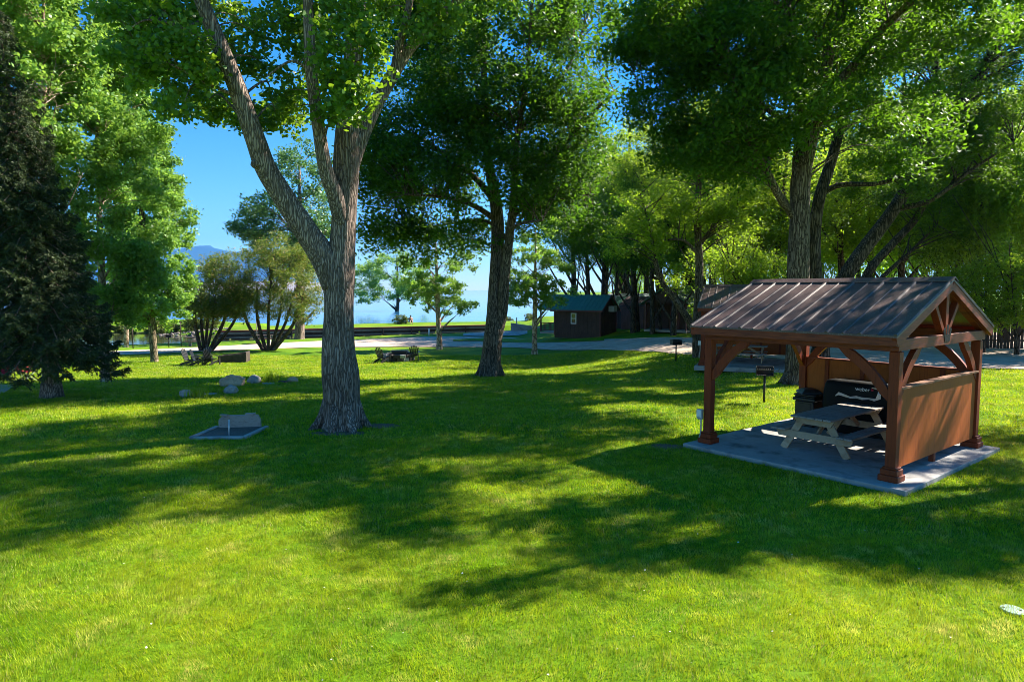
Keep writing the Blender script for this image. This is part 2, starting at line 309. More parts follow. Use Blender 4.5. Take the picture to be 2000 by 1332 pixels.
# ------------------------------------------------------------------ mesh helpers
class MB:
    def __init__(s): s.v = []; s.f = []; s.n = 0
    def add(s, v, f):
        s.v.extend([tuple(map(float, p)) for p in v]); s.f.extend([tuple(i + s.n for i in q) for q in f]); s.n += len(v); return s
    def box(s, c, d, rz=0.0, M3=None):
        c = np.array(c, float); h = np.array(d, float) / 2
        v = np.array([[sx * h[0], sy * h[1], sz * h[2]] for sx in (-1, 1) for sy in (-1, 1) for sz in (-1, 1)])
        if M3 is not None: v = v @ np.array(M3).T
        if rz:
            k, q = math.cos(rz), math.sin(rz); v = v @ np.array([[k, q, 0], [-q, k, 0], [0, 0, 1]])
        return s.add(v + c, [(0, 1, 3, 2), (4, 6, 7, 5), (0, 4, 5, 1), (2, 3, 7, 6), (0, 2, 6, 4), (1, 5, 7, 3)])
    def beam(s, a, b, w, h, up=(0, 0, 1)):
        a = np.array(a, float); b = np.array(b, float); d = b - a; ln = np.linalg.norm(d); d /= ln
        u = np.array(up, float)
        if abs(d @ u) > 0.95: u = np.array([1.0, 0, 0]) if abs(d[0]) < 0.9 else np.array([0, 1.0, 0])
        x = np.cross(u, d); x /= np.linalg.norm(x); y = np.cross(d, x)
        v = []
        for p in (a, b):
            for sx, sy in ((-1, -1), (1, -1), (1, 1), (-1, 1)): v.append(p + x * sx * w / 2 + y * sy * h / 2)
        return s.add(v, [(3, 2, 1, 0), (4, 5, 6, 7), (0, 1, 5, 4), (1, 2, 6, 5), (2, 3, 7, 6), (3, 0, 4, 7)])
    def prism(s, pts, axis_vec):
        """closed polygon pts (3D) extruded along axis_vec"""
        n = len(pts); p = [np.array(q, float) for q in pts]; a = np.array(axis_vec, float)
        v = p + [q + a for q in p]
        f = [tuple(range(n - 1, -1, -1)), tuple(range(n, 2 * n))] + [(i, (i + 1) % n, n + (i + 1) % n, n + i) for i in range(n)]
        return s.add(v, f)
    def lathe(s, prof, c=(0, 0, 0), n=20):
        c = np.array(c, float); v = []; f = []
        for r, z in prof:
            for i in range(n):
                a = 2 * math.pi * i / n; v.append(c + np.array([r * math.cos(a), r * math.sin(a), z]))
        for j in range(len(prof) - 1):
            for i in range(n):
                k = (i + 1) % n; f.append((j * n + i, j * n + k, (j + 1) * n + k, (j + 1) * n + i))
        f.append(tuple(range(n - 1, -1, -1))); f.append(tuple(range((len(prof) - 1) * n, len(prof) * n)))
        return s.add(v, f)
    def tube(s, pts, rad, n=8, rough=0.0, seed=0.0, cap=True):
        P = np.array(pts, float); r = np.broadcast_to(np.array(rad, float), (len(P),))
        T = np.gradient(P, axis=0); T /= np.linalg.norm(T, axis=1)[:, None] + 1e-9
        ref = np.array([1.0, 0, 0]) if abs(T[0][0]) < 0.8 else np.array([0, 1.0, 0])
        v = []; f = []
        x = np.cross(T[0], ref); x /= np.linalg.norm(x)
        for j in range(len(P)):
            x = x - T[j] * (x @ T[j]); x /= np.linalg.norm(x) + 1e-9
            y = np.cross(T[j], x)
            for i in range(n):
                a = 2 * math.pi * i / n
                rr = r[j]
                if rough:
                    d = x * math.cos(a) + y * math.sin(a)
                    q = P[j] * 0.0 + d * 2.2
                    rr *= 1 + rough * (mnoise.noise(Vector((q[0] + seed, q[1], P[j][2] * 0.55))) * 1.2 + mnoise.noise(Vector((q[0] * 3.3 + seed, q[1] * 3.3, P[j][2] * 0.7))) * 0.7)
                v.append(P[j] + (x * math.cos(a) + y * math.sin(a)) * rr)
        m = len(P)
        for j in range(m - 1):
            for i in range(n):
                k = (i + 1) % n; f.append((j * n + i, j * n + k, (j + 1) * n + k, (j + 1) * n + i))
        if cap:
            f.append(tuple(range(n - 1, -1, -1))); f.append(tuple(range((m - 1) * n, m * n)))
        return s.add(v, f)
    def build(s, name, m, parent=None, loc=None, smooth=False, bevel=0.0):
        me = bpy.data.meshes.new(name); me.from_pydata(s.v, [], s.f); me.materials.append(m)
        if smooth: me.polygons.foreach_set('use_smooth', [True] * len(me.polygons))
        o = bpy.data.objects.new(name, me); COL.objects.link(o)
        if parent: o.parent = parent
        if loc is not None: o.location = loc
        if bevel:
            b = o.modifiers.new('bevel', 'BEVEL'); b.width = bevel; b.segments = 1; b.limit_method = 'ANGLE'
        return o

def npmesh(name, V, faces_n, m, parent=None, loc=None, mats=None, midx=None):
    """V (nf, k, 3): nf separate polygons of k vertices each"""
    nf, k = V.shape[:2]
    me = bpy.data.meshes.new(name)
    me.vertices.add(nf * k); me.vertices.foreach_set('co', V.astype(np.float32).ravel())
    me.loops.add(nf * k); me.loops.foreach_set('vertex_index', np.arange(nf * k, dtype=np.int32))
    me.polygons.add(nf); me.polygons.foreach_set('loop_start', np.arange(0, nf * k, k, dtype=np.int32))
    me.update(calc_edges=True); me.materials.append(m)
    o = bpy.data.objects.new(name, me); COL.objects.link(o)
    if parent: o.parent = parent
    if loc is not None: o.location = loc
    return o

def tag(o, label=None, cat=None, group=None, kind=None):
    if label: o['label'] = label
    if cat: o['category'] = cat
    if group: o['group'] = group
    if kind: o['kind'] = kind
    return o

def empty(name, loc, rz=0.0, label=None, cat=None, group=None, scale=1.0):
    o = bpy.data.objects.new(name, None); COL.objects.link(o); o.location = loc; o.rotation_euler = (0, 0, rz); o.empty_display_size = 0.2
    o.scale = (scale,) * 3
    return tag(o, label, cat, group)

def dup(root, loc, rz=0.0, label=None, group=None, scale=None):
    r = root.copy(); COL.objects.link(r); r.location = loc; r.rotation_euler = (0, 0, rz)
    if scale: r.scale = (scale,) * 3 if not isinstance(scale, tuple) else scale
    if label: r['label'] = label
    if group: r['group'] = group
    for ch in list(root.children):
        c = ch.copy(); COL.objects.link(c); c.parent = r
        for g in list(ch.children):
            d = g.copy(); COL.objects.link(d); d.parent = c
    return r

def spline(pts, n=8):
    P = np.array(pts, float); out = []
    Q = np.vstack([2 * P[0] - P[1], P, 2 * P[-1] - P[-2]])
    for i in range(1, len(Q) - 2):
        p0, p1, p2, p3 = Q[i - 1], Q[i], Q[i + 1], Q[i + 2]
        for t in np.linspace(0, 1, n, endpoint=False):
            out.append(0.5 * ((2 * p1) + (-p0 + p2) * t + (2 * p0 - 5 * p1 + 4 * p2 - p3) * t * t + (-p0 + 3 * p1 - 3 * p2 + p3) * t ** 3))
    out.append(P[-1]); return np.array(out)

# ------------------------------------------------------------------ foliage
def leaves(P, size, aspect=0.55, up=0.5, droop=0.3, shape='diamond', r=None):
    """one separate polygon per leaf at points P"""
    r = r or rng
    n = len(P)
    nrm = r.normal(size=(n, 3)); nrm[:, 2] = np.abs(nrm[:, 2]) + up
    nrm /= np.linalg.norm(nrm, axis=1)[:, None]
    d = r.normal(size=(n, 3)); d[:, 2] -= droop * 1.5
    d -= nrm * np.sum(d * nrm, axis=1)[:, None]; d /= np.linalg.norm(d, axis=1)[:, None] + 1e-9
    w = np.cross(nrm, d)
    s = size * r.uniform(0.65, 1.25, n)[:, None]
    if shape == 'heart':
        pr = [(0, 0), (0.18, 0.42), (0.45, 0.46), (1.0, 0.0), (0.45, -0.46), (0.18, -0.42)]
    else:
        pr = [(0, 0), (0.42, 0.5), (1, 0), (0.42, -0.5)]
    V = np.empty((n, len(pr), 3))
    for i, (a, b) in enumerate(pr):
        asp = aspect if shape != 'heart' else aspect * 1.5
        V[:, i] = P + d * s * (a - 0.4) + w * s * b * asp + nrm * s * (-0.10 * abs(b) * 2)
    return V

def sample_blobs(blobs, n, minz=None, shell=0.5, r=None):
    """points in a union of ellipsoids, favouring the outer part"""
    r = r or rng
    vol = np.array([b[1][0] * b[1][1] * b[1][2] for b in blobs]); pk = vol ** 0.8; pk /= pk.sum()
    idx = r.choice(len(blobs), n, p=pk)
    d = r.normal(size=(n, 3)); d /= np.linalg.norm(d, axis=1)[:, None]
    rad = r.uniform(0, 1, n) ** (1 / 3 * (1 - shell) + 0.12 * shell)
    c = np.array([b[0] for b in blobs])[idx]; e = np.array([b[1] for b in blobs])[idx]
    p = c + d * rad[:, None] * e
    if minz is not None: p = p[p[:, 2] > minz]
    return p

def bough_leaves(boughs, n_per, rad, flat=0.6, r=None, sub=7):
    """sprays of leaves: every bough holds a few tufts, every tuft a handful of leaves"""
    r = r or rng
    nb = len(boughs)
    rad = np.broadcast_to(np.array(rad, float), (nb,))
    S = np.repeat(boughs, sub, axis=0); sr = np.repeat(rad, sub)
    d = r.normal(size=S.shape); d /= np.linalg.norm(d, axis=1)[:, None]
    S = S + d * (sr * r.uniform(0.3, 1.0, len(S)))[:, None] * np.array([1, 1, flat])
    k = max(1, int(n_per / sub))
    P = np.repeat(S, k, axis=0); pr = np.repeat(sr, k)
    g = r.normal(size=P.shape) * 0.26
    g[:, 2] *= 0.75
    return P + g * pr[:, None]

def trunk_mesh(limbs, nseg=14, rough=0.06, mb=None, nn=8):
    """limbs: list of lists of (x, y, z, radius)"""
    mb = mb or MB(); nodes = []
    for k, lm in enumerate(limbs):
        Q = spline(lm, nn)
        mb.tube(Q[:, :3], np.maximum(Q[:, 3], 0.006), n=nseg if lm[0][3] > 0.12 else 8, rough=rough, seed=k * 3.7)
        nodes.append(Q)
    return mb, np.vstack(nodes)

def add_twigs(mb, nodes, boughs, r0=0.03, zmin=0.0, n=5, r=None, maxlen=6.0, wob=0.25):
    r = r or rng
    cand = nodes[nodes[:, 2] > zmin]
    for b in boughs:
        # prefer a joint below and inside the bough
        dv = b - cand[:, :3]; dist = np.linalg.norm(dv, axis=1)
        cost = dist + np.where(dv[:, 2] < 0.2 * dist, 0.8 * dist, 0) + r.uniform(0, 0.5, len(cand))
        j = int(np.argmin(cost)); a = cand[j, :3]; ln = dist[j]
        if ln > maxlen or ln < 0.15: continue
        rr = min(cand[j, 3] * 0.6, r0 * (0.5 + 0.35 * ln))
        mid = a + (b - a) * 0.5 + r.normal(size=3) * wob * 0.35 * ln * 0.5 + np.array([0, 0, 0.12 * ln])
        Q = spline([a, mid, b], 4)
        mb.tube(Q, np.linspace(max(rr, 0.008), 0.006, len(Q)), n=n, cap=False)
    return mb

def tree(name, label, base, limbs, boughs, nleaf, lsize, leaf_m, bark_m, brad=0.6, group=None, cat='tree', twig=0.03, zmin=1.5, lk=None, flat=0.6, rough=0.06, nseg=14, sub=7, seed=1, twig_every=1, rz=0.0, maxlen=6.0, roots=0):
    r = np.random.default_rng(seed)
    root = empty(name, base, rz, label, cat, group)
    mb, nodes = trunk_mesh(limbs, nseg, rough)
    if roots:
        r0 = limbs[0][0][3]
        for k in range(roots):
            a = 2 * math.pi * (k + r.uniform(-.25, .25)) / roots
            dx, dy = math.cos(a), math.sin(a); e = r0 * r.uniform(1.10, 1.35)
            Q = spline([(dx * r0 * 0.45, dy * r0 * 0.45, r0 * 1.5), (dx * r0 * 0.85, dy * r0 * 0.85, r0 * 0.5), (dx * e, dy * e, -0.06)], 5)
            mb.tube(Q, np.linspace(r0 * 0.30, r0 * 0.16, len(Q)), n=8, rough=0.1, seed=k)
    add_twigs(mb, nodes, boughs[::twig_every], twig, zmin, r=r, maxlen=maxlen)
    mb.build('trunk', bark_m, root, smooth=True)
    P = bough_leaves(boughs, nleaf / len(boughs), brad, flat, r, sub)
    npmesh('crown', leaves(P, lsize, r=r, **(lk or {})), 4, leaf_m, root)
    return root

def noisegap(P, scale=0.6, thr=-0.15, off=0.0):
    k = np.array([mnoise.noise(Vector((p[0] * scale + off, p[1] * scale, p[2] * scale))) for p in P])
    return P[k > thr]

SUNV = np.array([0.79, 0.40, 0.77]); SUNV /= np.linalg.norm(SUNV)
def carve(boughs, base, spots, rad=0.9):
    """openings in a crown: no boughs where the photograph shows the sun reaching these places"""
    keep = np.ones(len(boughs), bool)
    for q in spots:
        d = boughs + np.asarray(base) - np.asarray(q)
        off = d - (d @ SUNV)[:, None] * SUNV
        keep &= np.linalg.norm(off, axis=1) > rad
    return boughs[keep]

# ------------------------------------------------------------------ camera, sky, sun
cam = bpy.data.cameras.new('camera'); co = bpy.data.objects.new('camera', cam); COL.objects.link(co)
co.location = (0, 0, H); co.rotation_euler = (R(90) - TILT, 0, 0)
cam.sensor_width = 36; cam.lens = 36 * F / 2000; cam.clip_start = 0.1; cam.clip_end = 60000
SC.camera = co

SUN = Vector((0.79, 0.40, 0.77)).normalized()
w = bpy.data.worlds.new('World'); SC.world = w; w.use_nodes = True
nt = w.node_tree; bg = nt.nodes['Background']
sky = nt.nodes.new('ShaderNodeTexSky'); sky.sky_type = 'NISHITA'; sky.sun_disc = False
sky.sun_elevation = math.asin(SUN.z); sky.sun_rotation = math.atan2(SUN.x, SUN.y)
sky.altitude = 300; sky.air_density = 1.15; sky.dust_density = 0.0; sky.ozone_density = 1.5
hsv = nt.nodes.new('ShaderNodeHueSaturation'); hsv.inputs['Saturation'].default_value = 1.28
tint = nt.nodes.new('ShaderNodeMix'); tint.data_type = 'RGBA'; tint.blend_type = 'MULTIPLY'; tint.inputs['Factor'].default_value = 1.0; tint.inputs[7].default_value = (0.77, 0.95, 1.13, 1)
nt.links.new(sky.outputs['Color'], tint.inputs[6]); nt.links.new(tint.outputs[2], hsv.inputs['Color']); nt.links.new(hsv.outputs['Color'], bg.inputs['Color']); bg.inputs['Strength'].default_value = 0.05
sl = bpy.data.lights.new('sun', 'SUN'); sl.energy = 5.0; sl.angle = R(0.55); sl.color = (1.0, 0.93, 0.80)
so = bpy.data.objects.new('sun', sl); COL.objects.link(so); so.rotation_euler = SUN.to_track_quat('Z', 'Y').to_euler(); so.location = (40, 20, 60)
SC.view_settings.view_transform = 'Standard'; SC.view_settings.look = 'None'; SC.view_settings.exposure = 1.8; SC.view_settings.gamma = 1.0
cy = SC.cycles
cy.max_bounces = 7; cy.diffuse_bounces = 3; cy.glossy_bounces = 3; cy.transmission_bounces = 4; cy.transparent_max_bounces = 4
cy.sample_clamp_indirect = 4.0; cy.sample_clamp_direct = 8.0
cy.use_denoising = True; cy.filter_width = 0.85; SC.cycles.pixel_filter_type = 'BLACKMAN_HARRIS'
cy.caustics_reflective = False; cy.caustics_refractive = False

# ------------------------------------------------------------------ setting
def grid_sheet(name, xs, ys, zf, m, kind='structure'):
    X, Y = np.meshgrid(xs, ys); Z = zf(X, Y)
    V = np.stack([X, Y, Z], -1).reshape(-1, 3); nx = len(xs)
    f = []
    for j in range(len(ys) - 1):
        for i in range(nx - 1):
            a = j * nx + i; f.append((a, a + 1, a + 1 + nx, a + nx))
    me = bpy.data.meshes.new(name); me.from_pydata(V.tolist(), [], f); me.materials.append(m)
    me.polygons.foreach_set('use_smooth', [True] * len(me.polygons))
    o = bpy.data.objects.new(name, me); COL.objects.link(o); o['kind'] = kind
    return o
xs = np.concatenate([[-900, -400, -200, -130], np.arange(-100, 100.1, 1.0), [130, 200, 400, 900]])
ys = np.concatenate([[-400, -100, -40], np.arange(-20, 120.1, 0.8), [135, 180, 300, 600, 1200]])
grid_sheet('lawn', xs, ys, terr, M['ground'])
o = MB().add([(-160, 40, WATER), (12, 40, WATER), (12, 100, WATER), (-160, 100, WATER)], [(0, 1, 2, 3)]).build('canal_water', M['canal']); o['kind'] = 'structure'
o = MB().add([(-12000, 100.0, WATER), (12000, 100.0, WATER), (12000, 7000, WATER), (-12000, 7000, WATER)], [(0, 1, 2, 3)]).build('lake_water', M['lake']); o['kind'] = 'structure'

def strip(name, upper, lower, m, lift, n=60):
    """a sheet between two outlines surveyed from the photograph, laid on the terrain"""
    U = np.array([at(*p)[:2] for p in upper]); W = np.array([at(*p)[:2] for p in lower])
    def rs(A, n):
        d = np.concatenate([[0], np.cumsum(np.linalg.norm(np.diff(A, axis=0), axis=1))]); t = np.linspace(0, d[-1], n)
        return np.stack([np.interp(t, d, A[:, 0]), np.interp(t, d, A[:, 1])], 1)
    U, W = rs(U, n), rs(W, n); k = 9; V = []; f = []
    for i in range(n):
        for j in range(k):
            t = j / (k - 1); p = W[i] * (1 - t) + U[i] * t
            e = (0.35 * mnoise.noise(Vector((p[0] * 0.5, p[1] * 0.5, 3))) if j in (0, k - 1) else 0)
            p = p + (U[i] - W[i]) / (np.linalg.norm(U[i] - W[i]) + 1e-6) * e
            V.append((p[0], p[1], tz(p[0], p[1]) + lift))
    for i in range(n - 1):
        for j in range(k - 1): a = i * k + j; f.append((a, a + k, a + k + 1, a + 1))
    b = MB(); b.add(V, f); o = b.build(name, m, smooth=True); o['kind'] = 'structure'
    return o
strip('gravel_road', [(60, 694), (200, 687), (400, 678), (610, 667), (760, 661), (880, 657), (1000, 660), (1200, 663), (1340, 660), (1500, 658), (1650, 657), (1850, 652), (2100, 650), (2600, 650)],
      [(60, 703), (200, 695), (400, 687), (610, 679), (760, 678), (880, 678), (1000, 679), (1200, 684), (1340, 692), (1500, 700), (1650, 711), (1850, 719), (2100, 724), (2600, 735)], M['gravel'], 0.035, 120)
strip('gravel_path', [(-120, 753), (-20, 751), (32, 754)], [(-120, 775), (-20, 773), (8, 768)], M['gravel'], 0.03, 20)
strip('boat_ramp', [(905, 652), (960, 648), (1010, 646), (1030, 646)], [(905, 657), (960, 657), (1010, 656), (1030, 652)], M['concrete'], 0.05, 20)
strip('island_lawn', [(885, 664), (960, 661), (1060, 662), (1180, 663)], [(885, 667), (960, 668), (1060, 670), (1180, 667)], M['ground'], 0.07, 24)

# distant shore and mountains
def ridge(name, x0, x1, y, prof, depth, m, seedv, n=160, amp=0.12):
    V = []; f = []
    xsn = np.linspace(x0, x1, n); k = 14
    for i, x in enumerate(xsn):
        h = np.interp(x, [p[0] for p in prof], [p[1] for p in prof])
        for j in range(k):
            t = j / (k - 1)
            yy = y + depth * t
            rr = mnoise.fractal(Vector((x * 0.0016 + seedv, yy * 0.0016, seedv)), 0.9, 2.1, 5)
            hh = h * (math.sin(min(1, t * 1.25) * math.pi / 2)) * (1 + amp * rr * (0.4 + t))
            V.append((x, yy, -12.0 + max(0, hh + 12 * (t > 0)) if h > 0 else -14.0))
    for i in range(n - 1):
        for j in range(k - 1): a = i * k + j; f.append((a, a + k, a + k + 1, a + 1))
    b = MB(); b.add(V, f); o = b.build(name, m, smooth=True); o['kind'] = 'structure'
    return o
def mx(px, Y): return (px - 1000) / F * Y
ridge('dry_flats', -9000, 9000, 4200, [(-9000, 60), (mx(300, 4200), 68), (mx(400, 4200), 80), (mx(470, 4200), 66), (mx(560, 4200), 8), (mx(600, 4200), -8), (0, -8), (9000, -8)], 1800, M['flats'], 2.0, amp=0.05)
ridge('mountains', -16000, 9000, 11000, [(-16000, 500), (mx(150, 14000), 700), (mx(300, 14000), 640), (mx(380, 14000), 800), (mx(412, 14000), 880), (mx(440, 14000), 800), (mx(465, 14000), 740), (mx(520, 14000), 800), (mx(600, 14000), 380), (mx(660, 14000), 60), (mx(700, 14000), -20), (9000, -20)], 3000, M['mountain'], 5.0, 220, amp=0.10)

# ------------------------------------------------------------------ near pavilion
def w2(px, py): return at(px, py)
PF = np.array([6.4825, 10.7438, 0.0]); PU = np.array([0.7785, 0.6276, 0]); PV = np.array([-0.6276, 0.7785, 0])
P_ANG = math.atan2(PU[1], PU[0]); PL_U, PL_V = 4.883, 4.440
SLABZ = 0.09
EZ, RZ = 2.635, 3.60          # eave and ridge height of the roof sheet
EX0, EX1, RXc = 0.06, 4.98, 2.52
GY0, GY1 = 0.25, 4.36
def make_pavilion(root, detail=True):
    # roof sheets with standing ribs
    th = 0.035
    for side in (0, 1):
        x0, x1 = (EX0, RXc) if side == 0 else (EX1, RXc)
        b = MB(); b.prism([(x0, GY0, EZ), (x1, GY0, RZ), (x1, GY0, RZ - th), (x0, GY0, EZ - th)], (0, GY1 - GY0, 0))
        r = b.build('roof_panel', M['roof_brown'], root)
        sb = MB(); k = 14
        for i in range(k + 1):
            y = GY0 + 0.03 + (GY1 - GY0 - 0.06) * i / k
            wd = 0.036 if i % 2 == 0 else 0.02
            hh = 0.028 if i % 2 == 0 else 0.018
            d = np.array([x1 - x0, 0, RZ - EZ]); n_ = np.array([-(RZ - EZ) * np.sign(d[0]), 0, abs(x1 - x0)]); n_ = n_ / np.linalg.norm(n_)
            a0 = np.array([x0, y, EZ]); a1 = np.array([x1, y, RZ]) - d * 0.045
            p = [a0 - [0, wd, 0] + n_ * 0.002, a0 + [0, wd, 0] + n_ * 0.002, a0 + [0, wd * 0.5, 0] + n_ * hh, a0 - [0, wd * 0.5, 0] + n_ * hh]
            sb.prism(p, a1 - a0)
        sb.build('roof_rib', M['roof_seam'], r)
    b = MB(); b.prism([(RXc - 0.17, GY0 - 0.02, RZ - 0.035), (RXc, GY0 - 0.02, RZ + 0.045), (RXc + 0.17, GY0 - 0.02, RZ - 0.035), (RXc + 0.17, GY0 - 0.02, RZ - 0.05), (RXc, GY0 - 0.02, RZ + 0.025), (RXc - 0.17, GY0 - 0.02, RZ - 0.05)], (0, GY1 - GY0 + 0.04, 0))
    b.build('ridge_cap', M['roof_brown'], root)
    # posts
    X0, X1, Y0, Y1 = 0.50, 4.55, 0.42, 4.14
    pw = 0.17
    for x in (X0, X1):
        for y in (Y0, Y1):
            b = MB(); b.box((x, y, (SLABZ + 2.34) / 2), (pw, pw, 2.34 - SLABZ))
            p = b.build('post', M['wood_red'], root, bevel=0.008)
            q = MB(); q.box((x, y, SLABZ + 0.055), (0.33, 0.33, 0.11)); q.box((x, y, SLABZ + 0.16), (0.28, 0.28, 0.10)); q.box((x, y, SLABZ + 0.228), (0.235, 0.235, 0.036))
            q.build('post_base', M['wood_red'], p, bevel=0.012)
    # eave beams along y, tie beams along x
    for x in (X0, X1):
        b = MB(); b.box((x, (GY0 + GY1) / 2, 2.45), (0.14, GY1 - GY0 - 0.24, 0.22)); b.build('eave_beam', M['wood_red_h'], root, bevel=0.006)
    TY = 0.40
    for y in (TY, Y1):
        b = MB(); b.box((RXc, y - 0.005, 2.46), (X1 - X0 - 0.145 if y > 1 else EX1 - EX0 - 0.55, 0.13 if y > 1 else 0.145, 0.195)); b.build('tie_beam', M['wood_red_h'], root, bevel=0.006)
    # fascia along the eaves
    for x in (EX0 + 0.035, EX1 - 0.035):
        b = MB(); b.box((x, (GY0 + GY1) / 2, EZ - 0.10), (0.035, GY1 - GY0 - 0.04, 0.15)); b.build('fascia', M['wood_red_h'], root)
    # gable trusses
    slope = (RZ - EZ) / (RXc - EX0)
    for y, s in ((GY0 + 0.05, 1), (GY1 - 0.05, -1)):
        for xa in (EX0 + 0.03, EX1 - 0.03):
            za = EZ - 0.115; zb = RZ - 0.115
            b = MB(); b.beam((xa, y, za), (RXc, y, zb), 0.075, 0.18, (0, 0, 1)); b.build('rafter', M['wood_red_h'], root, bevel=0.005)
    for y in (TY, Y1):
        for xa in (X0 + 0.1, X1 - 0.1):
            b = MB(); b.beam((EX0 + 0.12 if xa < 2 else EX1 - 0.12, y, EZ - 0.115 ), (RXc, y, RZ - 0.15), 0.12, 0.15); b.build('rafter', M['wood_red_h'], root, bevel=0.005)
        b = MB(); b.box((RXc, y, (2.56 + 3.40) / 2), (0.13, 0.13, 3.40 - 2.56)); b.build('king_post', M['wood_red'], root, bevel=0.005)
        for sx in (-1, 1):
            b = MB(); b.beam((RXc + sx * 0.08, y, 2.57), (RXc + sx * 0.62, y, 3.18), 0.10, 0.12, (0, 1, 0)); b.build('truss_strut', M['wood_red'], root, bevel=0.005)
        if y == TY:
            b = MB(); b.prism([(RXc - 0.20, y - 0.085, 2.66), (RXc - 0.12, y - 0.085, 2.42), (RXc + 0.12, y - 0.085, 2.42), (RXc + 0.20, y - 0.085, 2.66), (RXc + 0.11, y - 0.085, 2.70), (RXc + 0.085, y - 0.085, 2.56), (RXc + 0.04, y - 0.085, 2.56), (RXc + 0.04, y - 0.085, 2.74), (RXc - 0.04, y - 0.085, 2.74), (RXc - 0.04, y - 0.085, 2.56), (RXc - 0.085, y - 0.085, 2.56), (RXc - 0.11, y - 0.085, 2.70)], (0, 0.006, 0)); b.build('gusset_plate', M['black_cloth'], root)
    b = MB(); b.box((RXc, (GY0 + GY1) / 2, RZ - 0.13), (0.06, GY1 - GY0 - 0.3, 0.16)); b.build('ridge_beam', M['wood_red_h'], root)
    # curved knee braces
    def brace(c, d):
        """from post at corner c towards horizontal direction d"""
        c = np.array(c, float); d = np.array(d, float); pr = []
        o_, i_ = [], []
        for t in np.linspace(0, 1, 9):
            a = t * math.pi / 2
            ox, oz = 0.80 * (1 - math.cos(a)), -0.80 * (1 - math.sin(a))
            o_.append((ox, oz))
        for t in np.linspace(0, 1, 9):
            x = 0.80 * t; z = -0.80 * (1 - t)
            bow = -0.05 * math.sin(math.pi * t)
            o1 = np.array([x - 0.05 + bow, z + 0.05 - bow]); i1 = np.array([x + 0.065 + bow, z - 0.065 - bow])
            o_[int(t * 8)] = tuple(o1); i_.append(tuple(i1))
        o_[0] = (0, -0.70); i_[0] = (0, -0.88); o_[-1] = (0.70, 0); i_[-1] = (0.88, 0)
        side = np.cross(d, [0, 0, 1]); b = MB()
        poly = [c + d * x + np.array([0, 0, z]) - side * 0.05 for x, z in o_] + [c + d * x + np.array([0, 0, z]) - side * 0.05 for x, z in reversed(i_)]
        n = 9; v = poly + [p + side * 0.10 for p in poly]; m_ = len(poly); f = []
        for i in range(n - 1):
            f.append((i, i + 1, m_ - 2 - i, m_ - 1 - i)); f.append((m_ + i, m_ + m_ - 1 - i, m_ + m_ - 2 - i, m_ + i + 1))
        for i in range(m_): f.append((i, m_ + i, m_ + (i + 1) % m_, (i + 1) % m_))
        b.add(v, f); b.build('knee_brace', M['wood_red'], root)
    h = pw / 2
    for x, sx in ((X0, 1), (X1, -1)):
        for y, sy in ((Y0, 1), (Y1, -1)):
            brace((x + sx * h, y, 2.36), (sx, 0, 0)); brace((x, y + sy * h, 2.34), (0, sy, 0))
    # panels: side (y = Y0) and back (x = X1)
    zb, zt = 0.29, 1.68
    b = MB(); b.box((RXc, Y0 - 0.012, (zb + zt) / 2), (X1 - X0 - pw, 0.05, zt - zb)); sp = b.build('side_panel', M['panel'], root)
    b = MB(); b.box((RXc, Y0 - 0.012, zt + 0.02), (X1 - X0 - pw, 0.15, 0.04)); b.build('cap_rail', M['cap_wood'], sp, bevel=0.004)
    b = MB(); b.box((RXc, Y0 + 0.06, (SLABZ + zb + 0.3) / 2), (0.10, 0.09, zb + 0.3 - SLABZ)); b.build('panel_leg', M['wood_red'], sp)
    b = MB(); b.box((X1 + 0.012, (Y0 + Y1) / 2, (zb + zt) / 2), (0.05, Y1 - Y0 - pw, zt - zb)); bp = b.build('back_panel', M['panel'], root)
    b = MB(); b.box((X1 + 0.012, (Y0 + Y1) / 2, zt + 0.02), (0.15, Y1 - Y0 - pw, 0.04)); b.build('cap_rail', M['wood_red_h'], bp, bevel=0.004)
    b = MB(); b.box((X1 - 0.06, (Y0 + Y1) / 2, (SLABZ + zb + 0.3) / 2), (0.09, 0.10, zb + 0.3 - SLABZ)); b.build('panel_leg', M['wood_red'], bp)
    # studs on the inner faces
    for y in np.linspace(Y0 + 0.6, Y1 - 0.6, 4):
        b = MB(); b.box((X1 - 0.035, y, (zb + zt) / 2), (0.04, 0.09, zt - zb - 0.02)); b.build('stud', M['wood_red'], bp)
    return root

pav = empty('picnic_pavilion', PF, P_ANG, 'large red timber pavilion with brown metal roof, nearest at the right of the lawn', 'pavilion')
make_pavilion(pav)
def make_slab(loc, ang, label):
    b = MB(); b.box((PL_U / 2, PL_V / 2, SLABZ / 2 - 0.05), (PL_U, PL_V, SLABZ + 0.1))
    o = b.build('concrete_slab', M['concrete'], bevel=0.012); o.location = loc; o.rotation_euler = (0, 0, ang); tag(o, label, 'slab'); return o
make_slab(PF, P_ANG, 'pale concrete pad under the near red pavilion and its picnic table')

def PW(a, b, z=0.0): return PF + PU * a + PV * b + np.array([0, 0, z])

# second pavilion
S2L = at(1355, 729); S2V = np.array([-0.925, 0.38, 0]); S2V /= np.linalg.norm(S2V); S2U = np.array([-S2V[1] * -1 * 1.0, 0, 0])
S2U = np.array([S2V[1], -S2V[0], 0])
S2F = S2L - S2V * PL_V; S2F[2] = 0.0
S2_ANG = math.atan2(S2U[1], S2U[0])
pav2 = dup(pav, S2F, S2_ANG, 'farther red timber pavilion behind the first, partly hidden by a tree trunk')
make_slab(S2F, S2_ANG, 'pale concrete pad under the farther red pavilion')
def SW(a, b, z=0.0): return S2F + S2U * a + S2V * b + np.array([0, 0, z])

